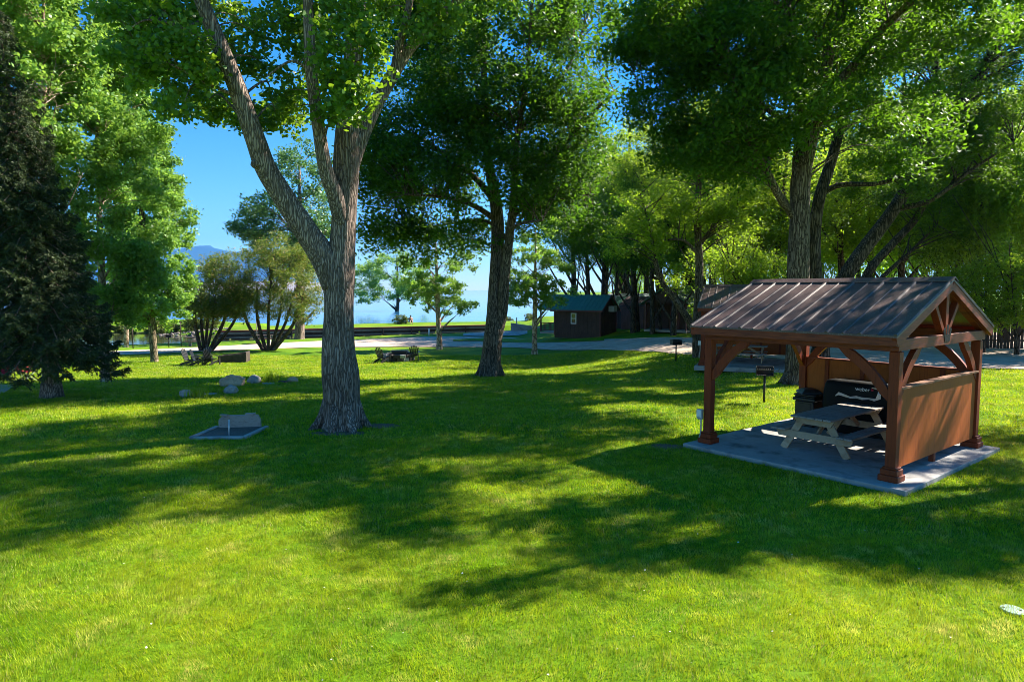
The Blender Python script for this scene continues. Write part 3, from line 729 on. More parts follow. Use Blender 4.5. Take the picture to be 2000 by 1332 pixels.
# ------------------------------------------------------------------ picnic tables
def make_table(label, loc, rz, length=2.45):
    root = empty('picnic_table', loc, rz, label, 'picnic table')
    hl = length / 2
    # tabletop boards run along local x
    for k in range(5):
        y = (k - 2) * 0.168
        b = MB(); b.box((0, y, 0.735), (length, 0.155, 0.04)); b.build('tabletop_board', M['wood_grey'], root, bevel=0.006)
    for s in (-1, 1):
        for k in (0, 1):
            b = MB(); b.box((0, s * (0.60 + k * 0.155), 0.43), (length, 0.145, 0.04)); b.build('bench_board', M['wood_grey'], root, bevel=0.006)
    for sx in (-1, 1):
        x = sx * (hl - 0.22)
        for s in (-1, 1):
            b = MB(); b.beam((x, s * 0.66, 0.0), (x, s * 0.24, 0.715), 0.045, 0.145, (0, 1, 0)); b.build('leg', M['wood_pale'], root, bevel=0.004)
        b = MB(); b.prism([(x + sx * 0.026, -0.80, 0.41), (x + sx * 0.026, 0.80, 0.41), (x + sx * 0.026, 0.74, 0.27), (x + sx * 0.026, -0.74, 0.27)], (sx * 0.045, 0, 0)); b.build('bench_support', M['wood_pale'], root)
        b = MB(); b.prism([(x + sx * 0.026, -0.42, 0.713), (x + sx * 0.026, 0.42, 0.713), (x + sx * 0.026, 0.34, 0.58), (x + sx * 0.026, -0.34, 0.58)], (sx * 0.045, 0, 0)); b.build('tabletop_support', M['wood_pale'], root)
        b = MB(); b.beam((x - sx * 0.05, 0, 0.33), (x - sx * 0.62, 0, 0.70), 0.09, 0.045, (0, 1, 0)); b.build('diagonal_brace', M['wood_pale'], root)
    return root
make_table('weathered grey picnic table on the slab under the near pavilion', PW(2.36, 2.22, SLABZ), P_ANG)
make_table('wooden picnic table under the farther pavilion behind the tree', SW(2.6, 2.75, SLABZ), S2_ANG + R(90))

# ------------------------------------------------------------------ covered grill and bin
def lump_box(sx, sy, sz, fx, top=0.6, n=14, seed=0.0, amp=0.02):
    """soft draped box: bottom hem wide, shoulders rounded"""
    mb = MB(); V = []; f = []; rows = 12; cols = 40
    for j in range(rows + 1):
        t = j / rows
        z = sz * (t if t < 0.72 else 0.72 + 0.28 * math.sin((t - 0.72) / 0.28 * math.pi / 2))
        k = 1.0 if t < 0.60 else math.sqrt(max(0.0, 1 - ((t - 0.60) / 0.40) ** 2.4)) * (1 - 0.35) + 0.35 if t < 1 else 0.30
        for i in range(cols):
            a = 2 * math.pi * i / cols
            c, s_ = math.cos(a), math.sin(a)
            e = 0.38
            x = sx / 2 * math.copysign(abs(c) ** e, c); y = sy / 2 * math.copysign(abs(s_) ** e, s_)
            ww = 1 + amp * math.sin(i * 2.2 + seed) * (1 - t)
            kx = k if True else 1
            V.append((x * (0.62 + 0.38 * k) * ww if fx else x * k, y * k * ww, z + 0.012 * mnoise.noise(Vector((x * 4, y * 4, t * 5 + seed)))))
    for j in range(rows):
        for i in range(cols):
            q = (i + 1) % cols; f.append((j * cols + i, j * cols + q, (j + 1) * cols + q, (j + 1) * cols + i))
    f.append(tuple(range(rows * cols, (rows + 1) * cols)))
    mb.add(V, f); return mb
g = empty('covered_grill', PW(4.04, 2.50, SLABZ), P_ANG + R(90), 'black fabric covered barbecue grill against the back panel of the near pavilion', 'grill')
lump_box(1.60, 0.64, 1.22, True, seed=1.0).build('grill_cover', M['black_cloth'], g, smooth=True)
# silver wordmark and the shiny torn strip of the cover
def text_mesh(s_, size, ext):
    cu = bpy.data.curves.new('lettering', 'FONT'); cu.body = s_; cu.size = size; cu.extrude = ext; cu.align_x = 'CENTER'
    o = bpy.data.objects.new('lettering', cu); COL.objects.link(o)
    dg = bpy.context.evaluated_depsgraph_get(); me = bpy.data.meshes.new_from_object(o.evaluated_get(dg)); bpy.data.objects.remove(o, do_unlink=True)
    return me
me = text_mesh('weber', 0.125, 0.004); me.materials.append(M['white_paint'])
lt = bpy.data.objects.new('lettering', me); COL.objects.link(lt); lt.parent = g; lt.location = (-0.16, 0.318, 1.03); lt.rotation_euler = (R(74), 0, R(180))
b = MB(); b.box((0, 0, 0), (0.045, 0.012, 0.045), M3=Matrix.Rotation(R(0), 3, 'X')); e_ = b.build('red_mark', M['red_cloth'], g); e_.location = (-0.37, 0.312, 1.075); e_.rotation_euler = (R(16), 0, 0)
# torn shiny strip hanging on the front of the cover
V = []; f = []
pts = [(0.42, 0.86), (0.34, 0.92), (0.22, 0.89), (0.08, 0.86), (-0.05, 0.885), (-0.18, 0.865), (-0.32, 0.88), (-0.44, 0.87), (-0.52, 0.90), (-0.54, 1.00), (-0.53, 1.10), (-0.46, 1.12), (-0.36, 1.125)]
for i, (x, z) in enumerate(pts):
    wd = [0.012, 0.035, 0.03, 0.02, 0.028, 0.03, 0.02, 0.03, 0.05, 0.035, 0.025, 0.012, 0.006][i]
    yy = 0.352 - max(0, z - 0.95) * 0.22 + 0.012 * (i % 2)
    nx_, nz_ = (0, 1) if i < 8 or i > 10 else (1, 0)
    V += [(x - nx_ * wd, yy, z - nz_ * wd), (x + nx_ * wd, yy + 0.012, z + nz_ * wd)]
for i in range(len(pts) - 1): f.append((2 * i, 2 * i + 2, 2 * i + 3, 2 * i + 1))
M['foil'] = surf('shiny_lining', (0.45, 0.44, 0.44), (0.75, 0.74, 0.74), 14, rough=0.35, bump=0.4, metallic=0.2)
tb = MB(); tb.add(V, f); to = tb.build('torn_lining', M['foil'], g); so_ = to.modifiers.new('thick', 'SOLIDIFY'); so_.thickness = 0.004

bn = empty('litter_bin', PW(4.0, 3.70, SLABZ), P_ANG, 'black lidded bin in the back corner of the near pavilion, beside the covered grill', 'bin')
b = MB(); b.prism([(-0.24, -0.24, 0.0), (0.24, -0.24, 0.0), (0.24, 0.24, 0.0), (-0.24, 0.24, 0.0)], (0, 0, 0.62)); b.build('bin_body', M['black_plastic'], bn, bevel=0.02)
b = MB(); b.box((0, 0, 0.66), (0.56, 0.56, 0.07)); b.box((0, 0, 0.72), (0.50, 0.50, 0.035)); b.box((0, 0, 0.765), (0.54, 0.54, 0.04)); b.lathe([(0.36, 0.785), (0.33, 0.84), (0.22, 0.90), (0.08, 0.925)], n=4); b.build('bin_lid', M['black_plastic'], bn, bevel=0.012)
b = MB(); b.box((-0.245, 0.0, 0.35), (0.012, 0.34, 0.44)); b.build('bin_door', M['black_plastic'], bn, bevel=0.008)

# electric outlet boxes on the left front posts
def outlet(p, rz, label, group='outlet boxes on pavilion posts'):
    root = empty('outlet_box', p, rz, label, 'outlet box')
    b = MB(); b.box((0, 0, 0.62), (0.08, 0.13, 0.22)); b.build('box_body', M['grey_metal'], root, bevel=0.01)
    b = MB(); b.box((-0.045, 0, 0.64), (0.018, 0.11, 0.16)); b.build('box_cover', M['white_paint'], root, bevel=0.006)
    b = MB(); b.tube(spline([(0, 0, -0.04), (0, 0.0, 0.12), (-0.0, -0.03, 0.25), (0, -0.03, 0.52)], 5), 0.016, 8); b.build('conduit', M['grey_metal'], root, smooth=True)
    return root
outlet(PW(0.36, 4.27, SLABZ), P_ANG, 'grey outlet box with conduit on the left front post of the near pavilion')
outlet(SW(0.36, 4.27, SLABZ + 0.35), S2_ANG, 'grey outlet box with conduit on the left front post of the farther pavilion')

# ------------------------------------------------------------------ pedestal grills
def grill(label, loc, rz, h=0.95):
    root = empty('pedestal_grill', loc, rz, label, 'grill', 'pedestal grills on the lawn')
    b = MB(); b.tube([(0, 0, -0.05), (0, 0, h - 0.14)], 0.035, 10); b.build('pedestal', M['black_metal'], root, smooth=True)
    b = MB(); b.box((0, 0, h - 0.13), (0.50, 0.38, 0.02)); b.box((-0.24, 0, h), (0.02, 0.38, 0.24)); b.box((0.24, 0, h), (0.02, 0.38, 0.24)); b.box((0, 0.18, h), (0.46, 0.02, 0.24)); b.build('fire_box', M['black_metal'], root)
    b = MB()
    for i in range(9): b.beam((-0.22 + i * 0.055, -0.30, h + 0.045), (-0.22 + i * 0.055, 0.16, h + 0.045), 0.014, 0.014)
    b.beam((-0.24, -0.30, h + 0.045), (0.24, -0.30, h + 0.045), 0.018, 0.018); b.build('cooking_grate', M['black_metal'], root)
    b = MB(); b.tube([(0.25, -0.16, h + 0.04), (0.38, -0.20, h + 0.02), (0.40, -0.20, h + 0.10)], 0.010, 6); b.build('crank_handle', M['black_metal'], root)
    return root
grill('black pedestal grill on the grass in front of the farther pavilion slab', at(1492, 786), R(-20), 0.98)
grill('black pedestal grill standing alone on the lawn edge by the gravel road', at(1320, 705), R(8), 0.98)
grill('small black pedestal grill at the canal edge on the left', at(330, 679), R(10), 0.98)

# ------------------------------------------------------------------ chairs and fire pits
def make_chair(label, loc, rz, group):
    root = empty('adirondack_chair', loc, rz, label, 'chair', group)
    m = M['black_plastic']
    # faces local -y; back at +y
    for k in range(5):
        a = (k - 2) * 0.075; x0 = (k - 2) * 0.085; h = 0.74 - 0.035 * (k - 2) ** 2
        b = MB(); p0 = np.array([x0, 0.22, 0.30]); p1 = np.array([x0 + math.sin(a) * h, 0.22 + 0.23 * h / 0.74, 0.30 + h * 0.92])
        b.beam(p0, p1, 0.082, 0.02, (0, -1, 0.3)); b.build('back_slat', m, root)
    b = MB(); b.beam((-0.23, 0.30, 0.46), (0.23, 0.30, 0.46), 0.025, 0.06); b.beam((-0.26, 0.385, 0.74), (0.26, 0.385, 0.74), 0.025, 0.05); b.build('back_rail', m, root)
    b = MB()
    for k in range(5):
        y = 0.22 - k * 0.115; z = 0.275 + k * 0.027
        b.box((0, y, z), (0.52, 0.10, 0.022))
    b.build('seat', m, root)
    for s in (-1, 1):
        b = MB(); b.prism([(s * 0.27, -0.36, 0.39), (s * 0.27, -0.36, 0.28), (s * 0.27, 0.44, 0.0), (s * 0.27, 0.54, 0.0), (s * 0.27, 0.44, 0.14)], (s * 0.025, 0, 0)); b.build('rear_leg', m, root)
        b = MB(); b.box((s * 0.31, -0.30, 0.265), (0.03, 0.10, 0.53)); b.build('front_leg', m, root)
        b = MB(); b.prism([(s * 0.25, -0.40, 0.535), (s * 0.40, -0.40, 0.535), (s * 0.40, 0.0, 0.535), (s * 0.34, 0.36, 0.535), (s * 0.27, 0.36, 0.535)], (0, 0, 0.022)); b.build('armrest', m, root)
    return root
cg1 = 'black chairs by the low dark fire wall'; cg2 = 'black chairs by the stone fire ring'
c0 = make_chair('black slatted garden chair left of the round stone fire ring', at(748, 708), R(-42), cg2)
c0.rotation_euler = (0, 0, R(150)); 
def chair(px, py, deg, label, group):
    return dup(c0, at(px, py), R(deg), label, group)
chair(808, 704, 192, 'black slatted garden chair right of the stone fire ring, back to the viewer', cg2)
chair(372, 713, 84, 'black slatted chair leftmost of the group by the fire wall, seen from its side', cg1)
chair(398, 709, -14, 'black slatted chair facing the viewer, in the middle behind the others by the fire wall', cg1)
chair(388, 714, 100, 'black slatted chair in profile, second from the left by the fire wall', cg1)
chair(414, 713, 158, 'black slatted chair nearest the low fire wall, its back turned to the viewer', cg1)

# stone fire ring with two chairs
fr = empty('fire_ring', at(779, 704), 0, 'round dark stone fire ring with an iron lid between two black chairs', 'fire ring')
for k in range(14):
    a = 2 * math.pi * k / 14
    for lv in (0, 1):
        b = MB(); b.box((0.88 * math.cos(a + lv * 0.22), 0.88 * math.sin(a + lv * 0.22), 0.12 + lv * 0.22), (0.22, 0.37, 0.21), rz=a + lv * 0.22)
        b.build('ring_block', M['rust_dark'] if (k + lv) % 3 else M['stone_grey'], fr, bevel=0.02)
b = MB(); b.lathe([(0.78, 0.06), (0.78, 0.46), (0.74, 0.46), (0.74, 0.06)], n=28); b.build('steel_liner', M['black_metal'], fr)
b = MB(); b.box((0.08, -0.1, 0.62), (1.05, 0.55, 0.06)); b.box((0.08, -0.1, 0.53), (0.9, 0.42, 0.10)); b.build('swing_grate', M['black_metal'], fr)
# low dark fire wall
fw = empty('fire_wall', at(455, 708), R(8), 'low dark slab fire wall with a taller end beside four black chairs', 'fire pit')
b = MB(); b.prism([(-0.85, -0.1, 0.0), (0.72, -0.1, 0.0), (0.72, -0.1, 0.58), (-0.80, -0.1, 0.42), (-0.85, -0.1, 0.38)], (0, 0.12, 0)); b.build('front_wall', M['rust_dark'], fw, bevel=0.01)
b = MB(); b.box((0.78, 0.35, 0.31), (0.11, 1.0, 0.66)); b.build('end_wall', M['rust_dark'], fw, bevel=0.01)
b = MB(); b.prism([(-0.85, 0.85, 0.0), (0.72, 0.85, 0.0), (0.72, 0.85, 0.58), (-0.85, 0.85, 0.40)], (0, 0.12, 0)); b.build('rear_wall', M['rust_dark'], fw, bevel=0.01)
b = MB(); b.box((-0.80, 0.43, 0.2), (0.10, 0.82, 0.38)); b.build('end_wall', M['rust_dark'], fw, bevel=0.01)

# red folding camp chairs by the spruce
def camp_chair(px, py, rz, label):
    root = empty('camp_chair', at(px, py), rz, label, 'chair', 'red folding camp chairs behind the spruce')
    b = MB(); b.prism([(-0.28, -0.25, 0.42), (0.28, -0.25, 0.42), (0.28, 0.22, 0.38), (-0.28, 0.22, 0.38)], (0, 0, 0.02)); b.build('seat', M['red_cloth'], root)
    b = MB(); b.prism([(-0.28, 0.22, 0.40), (0.28, 0.22, 0.40), (0.29, 0.38, 0.92), (-0.29, 0.38, 0.92)], (0, 0.02, 0)); b.build('backrest', M['red_cloth'], root)
    for s in (-1, 1):
        b = MB(); b.tube([(s * 0.28, -0.28, 0.0), (s * 0.28, 0.24, 0.42)], 0.012, 6); b.tube([(s * 0.28, 0.26, 0.0), (s * 0.28, -0.24, 0.42), (s * 0.29, -0.24, 0.62)], 0.012, 6); b.tube([(s * 0.29, 0.26, 0.02), (s * 0.30, 0.40, 0.95)], 0.012, 6); b.build('leg', M['grey_metal'], root)
        b = MB(); b.box((s * 0.30, 0.02, 0.63), (0.07, 0.5, 0.02)); b.build('armrest', M['red_cloth'], root)
    return root
camp_chair(4, 751, R(40), 'red folding camp chair at the left edge, behind the dark spruce')
camp_chair(52, 744, R(150), 'small red folding camp chair showing between the spruce boughs, right of the other one')

# ------------------------------------------------------------------ horseshoe pit
hp_c = at(445, 843)
hp = empty('horseshoe_pit', hp_c, R(-14), 'sand horseshoe pit with concrete kerb and grey wooden backboard, near the big trunk', 'horseshoe pit')
def hw(px, py): 
    p = at(px, py) - hp_c; a = -R(-14); return np.array([p[0] * math.cos(a) - p[1] * math.sin(a), p[0] * math.sin(a) + p[1] * math.cos(a)])
q1, q2, q3, q4 = hw(373, 858), hw(476, 857), hw(521, 836), hw(424, 836)
def kerbseg(a, b, wd=0.11):
    m_ = MB(); m_.beam((*a, 0.01), (*b, 0.01), wd, 0.10); return m_
for a, b_ in ((q1, q2), (q2, q3), (q4, q1)): kerbseg(a, b_).build('kerb', M['concrete'], hp, bevel=0.01)
b = MB(); b.add([(*q1, 0.035), (*q2, 0.035), (*q3, 0.035), (*q4, 0.035)], [(0, 1, 2, 3)]); b.build('sand_bed', M['sand'], hp)
ba, bb = hw(427, 838), hw(509, 836); dd = (bb - ba); ln = np.linalg.norm(dd); dd /= ln; nn_ = np.array([-dd[1], dd[0]])
def bp3(t, z, o_=0): q = ba + dd * ln * t + nn_ * o_; return (q[0], q[1], z)
b = MB(); b.prism([bp3(0, 0), bp3(1, 0), bp3(1, 0.20), bp3(0.93, 0.33), bp3(0.10, 0.33), bp3(0, 0.22)], (nn_[0] * 0.10, nn_[1] * 0.10, 0)); b.build('backboard', M['wood_grey'], hp, bevel=0.008)
b = MB(); b.box(bp3(0.15, 0.345, 0.0), (0.20, 0.10, 0.03)); b.box(bp3(0.75, 0.35, 0.05), (0.22, 0.12, 0.04)); b.build('wood_block', M['wood_grey'], hp)
b = MB(); sk = hw(447, 853); b.tube([(sk[0], sk[1], -0.05), (sk[0] + 0.0, sk[1] + 0.03, 0.40)], 0.018, 8); b.build('stake', M['grey_metal'], hp, smooth=True)

# ------------------------------------------------------------------ boulders, stones, tufts
def rock(name, label, px, py, sx, sy, sz, m, seed, group='boulders scattered on the lawn', rz=0.0, cat='boulder'):
    import bmesh
    bm = bmesh.new(); bmesh.ops.create_icosphere(bm, subdivisions=4, radius=1.0)
    for v in bm.verts:
        p = v.co.copy(); n1 = mnoise.noise(p * 1.1 + Vector((seed, 0, 0))); n2 = mnoise.noise(p * 2.8 + Vector((0, seed, 0))); n3 = mnoise.noise(p * 7 + Vector((0, 0, seed)))
        v.co = p * (1 + 0.28 * n1 + 0.12 * n2 + 0.04 * n3)
        v.co.x *= sx; v.co.y *= sy; v.co.z = v.co.z * sz + sz * 0.5
    me = bpy.data.meshes.new(name); bm.to_mesh(me); bm.free(); me.materials.append(m)
    me.polygons.foreach_set('use_smooth', [True] * len(me.polygons))
    o = bpy.data.objects.new(name, me); COL.objects.link(o); o.location = at(px, py); o.rotation_euler = (0, 0, rz)
    return tag(o, label, cat, group)
rock('boulder', 'largest tan boulder, left of the big trunk', 453, 754, 0.46, 0.36, 0.30, M['stone_tan'], 1.1, rz=0.2)
rock('boulder', 'round grey boulder just in front of the largest tan boulder', 451, 768, 0.21, 0.20, 0.19, M['stone_grey'], 4.4)
rock('boulder', 'purplish grey boulder right of the largest tan boulder', 496, 748, 0.25, 0.22, 0.22, M['stone_grey'], 7.9, rz=0.6)
rock('boulder', 'pale grey boulder farthest left, beside a grass tuft', 363, 775, 0.20, 0.18, 0.16, M['stone_grey'], 12.3)
rock('boulder', 'low dark boulder in shade, closest to the big trunk', 571, 746, 0.24, 0.2, 0.14, M['stone_tan'], 15.1)
rock('flat_stone', 'low brown stone in shade beside the dark boulder', 553, 747, 0.20, 0.18, 0.06, M['rust_dark'], 17.1, cat='stone')
def flatstone(px, py, sx, sy, rz, label):
    b = MB(); n = 9; pts = [(sx * math.cos(2 * math.pi * i / n) * (1 + 0.15 * math.sin(i * 2.3)), sy * math.sin(2 * math.pi * i / n) * (1 + 0.12 * math.cos(i * 1.7)), -0.03) for i in range(n)]
    b.prism(pts, (0, 0, 0.075)); o = b.build('paving_stone', M['concrete'], bevel=0.01); o.location = at(px, py); o.rotation_euler = (0, 0, rz); tag(o, label, 'stone', 'flat pale stones in the lawn')
flatstone(523, 750, 0.26, 0.22, 0.1, 'flat pale stone in the grass right of the purplish boulder')
flatstone(408, 771, 0.26, 0.22, 0.3, 'flat pale stone in the grass left of the round grey boulder')
def tuft(px, py, h, n, spread, label, seed):
    r = np.random.default_rng(seed); V = np.empty((n, 3, 3))
    a = r.uniform(0, 2 * math.pi, n); lean = r.uniform(0.05, 0.55, n); hh = h * r.uniform(0.5, 1.0, n)
    bx = r.normal(size=(n, 2)) * spread * 0.35
    V[:, 0] = np.stack([bx[:, 0] - 0.012 * np.sin(a), bx[:, 1] + 0.012 * np.cos(a), np.full(n, -0.02)], 1)
    V[:, 1] = np.stack([bx[:, 0] + 0.012 * np.sin(a), bx[:, 1] - 0.012 * np.cos(a), np.full(n, -0.02)], 1)
    V[:, 2] = np.stack([bx[:, 0] + np.cos(a) * lean * hh, bx[:, 1] + np.sin(a) * lean * hh, hh], 1)
    o = npmesh('grass_tuft', V, 3, M['grass'], loc=at(px, py)); tag(o, label, 'grass tuft', 'long grass tufts by the boulders')
tuft(384, 776, 0.42, 150, 0.5, 'long green grass tuft beside the leftmost pale boulder', 3)
tuft(428, 768, 0.30, 90, 0.35, 'small green grass tuft left of the round grey boulder', 4)
tuft(530, 746, 0.62, 170, 0.55, 'tall green grass tuft behind the flat stone, between boulders', 5)
tuft(398, 768, 0.25, 90, 0.5, 'low weedy tuft behind the left flat stone', 6)

# utility cover
uc = empty('utility_cover', at(1978, 1193), 0, 'round pale green utility lid set in the grass at the lower right edge', 'cover')
b = MB(); b.lathe([(0.115, -0.05), (0.115, 0.018), (0.107, 0.024), (0.0001, 0.024)], n=28); b.build('lid', M['green_lid'], uc)
b = MB(); b.lathe([(0.012, 0.0245), (0.012, 0.029)], c=(0.06, -0.03, 0), n=10); b.lathe([(0.012, 0.0245), (0.012, 0.029)], c=(-0.07, 0.04, 0), n=10); b.build('bolt', M['black_metal'], uc)
#SECTION2
# ------------------------------------------------------------------ canal wall and far bank
sw = empty('sea_wall', (-17, 76.5, WATER), 0, 'long low canal wall with red rail and dark piling across the water', 'wall')
wx = np.linspace(-31.2, -2.2, 30); wy = far_edge(wx)
def wall_run(z0, z1, dy, th, name, m):
    b = MB()
    for i in range(len(wx) - 1):
        a = np.array([wx[i] + 17, wy[i] - 76.5 + dy, 0]); c = np.array([wx[i + 1] + 17, wy[i + 1] - 76.5 + dy, 0])
        d = (c - a) / np.linalg.norm(c - a) * 0.004
        b.prism([a + [0, 0, z0], c - d + [0, 0, z0], c - d + [0, 0, z1], a + [0, 0, z1]], (0, th, 0))
    return b.build(name, m, sw)
wall_run(-0.8, 0.80, -0.05, 0.25, 'piling', M['rust_dark'])
wall_run(0.80, 0.97, -0.16, 0.42, 'red_rail', M['rust'])
wall_run(0.56, 0.76, -0.14, 0.07, 'waler', M['waler'])
wall_run(0.10, 0.26, -0.14, 0.07, 'waler', M['waler'])
for x in np.arange(-30.5, -2.5, 3.1):
    b = MB(); b.box((x + 17, far_edge(x) - 76.5 - 0.17, 0.30), (0.12, 0.10, 0.90)); b.build('pile_post', M['rust_dark'], sw)
rw = empty('ramp_wall', at(1025, 646), R(-8), 'pale concrete wall beside the boat ramp at the end of the canal', 'wall')
b = MB(); b.prism([(-1.6, 0, -0.3), (2.6, 0, -0.3), (2.6, 0, 0.30), (-1.6, 0, 0.85)], (0, 0.4, 0)); b.build('wall_body', M['concrete'], rw, bevel=0.02)
b = MB(); b.box((-1.0, 0.6, 0.7), (0.12, 0.12, 1.5)); b.build('marker_post', M['grey_metal'], rw)
def post(name, label, px, py, h, wd, m, cat='post', capm=None, group=None):
    root = empty(name, at(px, py), 0, label, cat, group)
    b = MB(); b.tube([(0, 0, -0.1), (0, 0, h)], wd / 2, 10); b.build('shaft', m, root, smooth=True)
    b = MB(); b.lathe([(wd * 0.62, h), (wd * 0.62, h + wd * 0.5), (wd * 0.3, h + wd * 0.8)], n=10); b.build('cap', capm or m, root)
    return root
post('mooring_post', 'short pale post at the canal edge right of the big trunk', 838, 656, 0.62, 0.16, M['white_paint'])
post('marker_pole', 'thin pale pole at the canal edge between the two clumps of shrubs', 502, 669, 2.0, 0.07, M['waler'])
post('marker_pole', 'thin dark pole at the water edge, right of the small pink trunk', 260, 681, 2.2, 0.08, M['dark_wood'])
post('marker_pole', 'thin dark pole at the water edge, right of the far pedestal grill', 354, 676, 2.0, 0.07, M['dark_wood'])
post('meter_post', 'slim grey utility post at the left corner of the green roofed brown cabin', 1086, 656, 1.55, 0.09, M['grey_metal'])
post('white_marker', 'small white marker behind the right clump of shrubs by the canal', 511, 667, 0.7, 0.16, M['white_paint'])
def far_table(px, py, label):
    root = empty('bench_table', at(px, py), R(8), label, 'picnic table', 'far picnic tables by the canal')
    b = MB(); b.box((0, 0, 0.74), (1.9, 0.75, 0.06)); b.build('tabletop', M['dark_wood'], root)
    for s in (-1, 1):
        b = MB(); b.box((0, s * 0.62, 0.44), (1.9, 0.26, 0.05)); b.build('bench', M['dark_wood'], root)
        b = MB(); b.box((s * 0.55, 0, 0.36), (0.10, 0.5, 0.72)); b.box((s * 0.55, 0, 0.38), (0.07, 1.4, 0.07)); b.build('leg', M['concrete'], root)
far_table(385, 676, 'dark far picnic table at the canal, behind the left clump of shrubs')
far_table(515, 671, 'dark far picnic table at the canal, between the two clumps of shrubs')
def dock(px, py, w_, label):
    p = at(px, py); root = empty('floating_dock', (p[0], p[1] + 1.2, WATER), R(12), label, 'dock', 'pale floating docks in the canal')
    b = MB(); b.box((0, 0, 0.16), (w_, 1.2, 0.12)); b.build('deck', M['wood_pale'], root)
    b = MB(); b.box((0, 0, 0.03), (w_ * 0.9, 1.0, 0.18)); b.build('float', M['white_paint'], root)
dock(355, 676, 2.6, 'pale floating dock on the left, by the far picnic table')
dock(450, 672, 2.8, 'pale floating dock on the right, seen between the shrub stems')

# person on the far bank
def person():
    base = np.array([(802 - 1000) / F * 86.5, 86.5, 0]); base[2] = tz(base[0], base[1])
    root = empty('person', base, R(20), 'person in a pink top sitting up on the far grassy bank by the lake', 'person')
    V = [(0, 0, .30), (0, 0, .52), (0, .01, .72), (0, 0, .82), (0, -.01, .92), (0, -.01, 1.02), (.19, 0, .74), (.24, -.05, .52), (.20, -.22, .40), (-.19, 0, .74), (-.24, -.05, .52), (-.20, -.22, .40), (.10, -.02, .27), (.14, -.38, .42), (.14, -.52, .04), (.14, -.66, .03), (-.10, -.02, .27), (-.14, -.38, .42), (-.14, -.52, .04), (-.14, -.66, .03)]
    Eg = [(0, 1), (1, 2), (2, 3), (3, 4), (4, 5), (2, 6), (6, 7), (7, 8), (2, 9), (9, 10), (10, 11), (0, 12), (12, 13), (13, 14), (14, 15), (0, 16), (16, 17), (17, 18), (18, 19)]
    rad = [.15, .14, .16, .06, .10, .09, .065, .05, .035, .065, .05, .035, .10, .075, .05, .035, .10, .075, .05, .035]
    me = bpy.data.meshes.new('body'); me.from_pydata(V, Eg, []); o = bpy.data.objects.new('body', me); COL.objects.link(o); o.parent = root
    o.modifiers.new('skin', 'SKIN')
    for i, sv in enumerate(me.skin_vertices[0].data): sv.radius = (rad[i],) * 2; sv.use_root = i == 0
    o.modifiers.new('sub', 'SUBSURF').levels = 1; o.modifiers['sub'].render_levels = 2
    me.materials.append(M['skin'])
    b = MB(); b.lathe([(.17, .24), (.165, .40), (.17, .56), (.215, .70), (.19, .78), (.09, .83)], n=16); b.build('shirt', M['shirt'], root, smooth=True)
    b = MB(); b.lathe([(.105, .93), (.118, 1.0), (.10, 1.08), (.03, 1.125)], c=(0, .02, 0), n=12); b.build('hair', M['hair'], root, smooth=True)
    b = MB()
    for s in (-1, 1): b.tube([(s * .10, .0, .28), (s * .14, -.36, .42)], [.115, .09], 10)
    b.build('shorts', M['pants'], root, smooth=True)
person()

# riprap stones along the left bank: uncountable
def stones(name, n, fn, smin, smax, m, seed):
    r = np.random.default_rng(seed); b = MB()
    for i in range(n):
        x, y = fn(r); s = r.uniform(smin, smax); z = tz(x, y)
        k = 7; V = [(0, 0, s * 0.7)]; 
        for lv, (zz, rr) in enumerate(((0.45, 0.75), (0.0, 1.0), (-0.4, 0.8))):
            for q in range(k):
                a = 2 * math.pi * q / k; e = rr * r.uniform(0.8, 1.2); V.append((s * e * math.cos(a), s * e * math.sin(a) * 0.8, s * zz))
        f = [(0, 1 + q, 1 + (q + 1) % k) for q in range(k)]
        for lv in range(2):
            for q in range(k): f.append((1 + lv * k + q, 1 + (lv + 1) * k + q, 1 + (lv + 1) * k + (q + 1) % k, 1 + lv * k + (q + 1) % k))
        b.add(np.array(V) + [x, y, z + s * 0.1], f)
    o = b.build(name, m); o['kind'] = 'stuff'; return o
stones('riprap', 420, lambda r: ((lambda x: (x, 77.0 + r.uniform(-1.6, 2.2)))(r.uniform(-60, -33))), 0.10, 0.30, M['riprap'], 5)

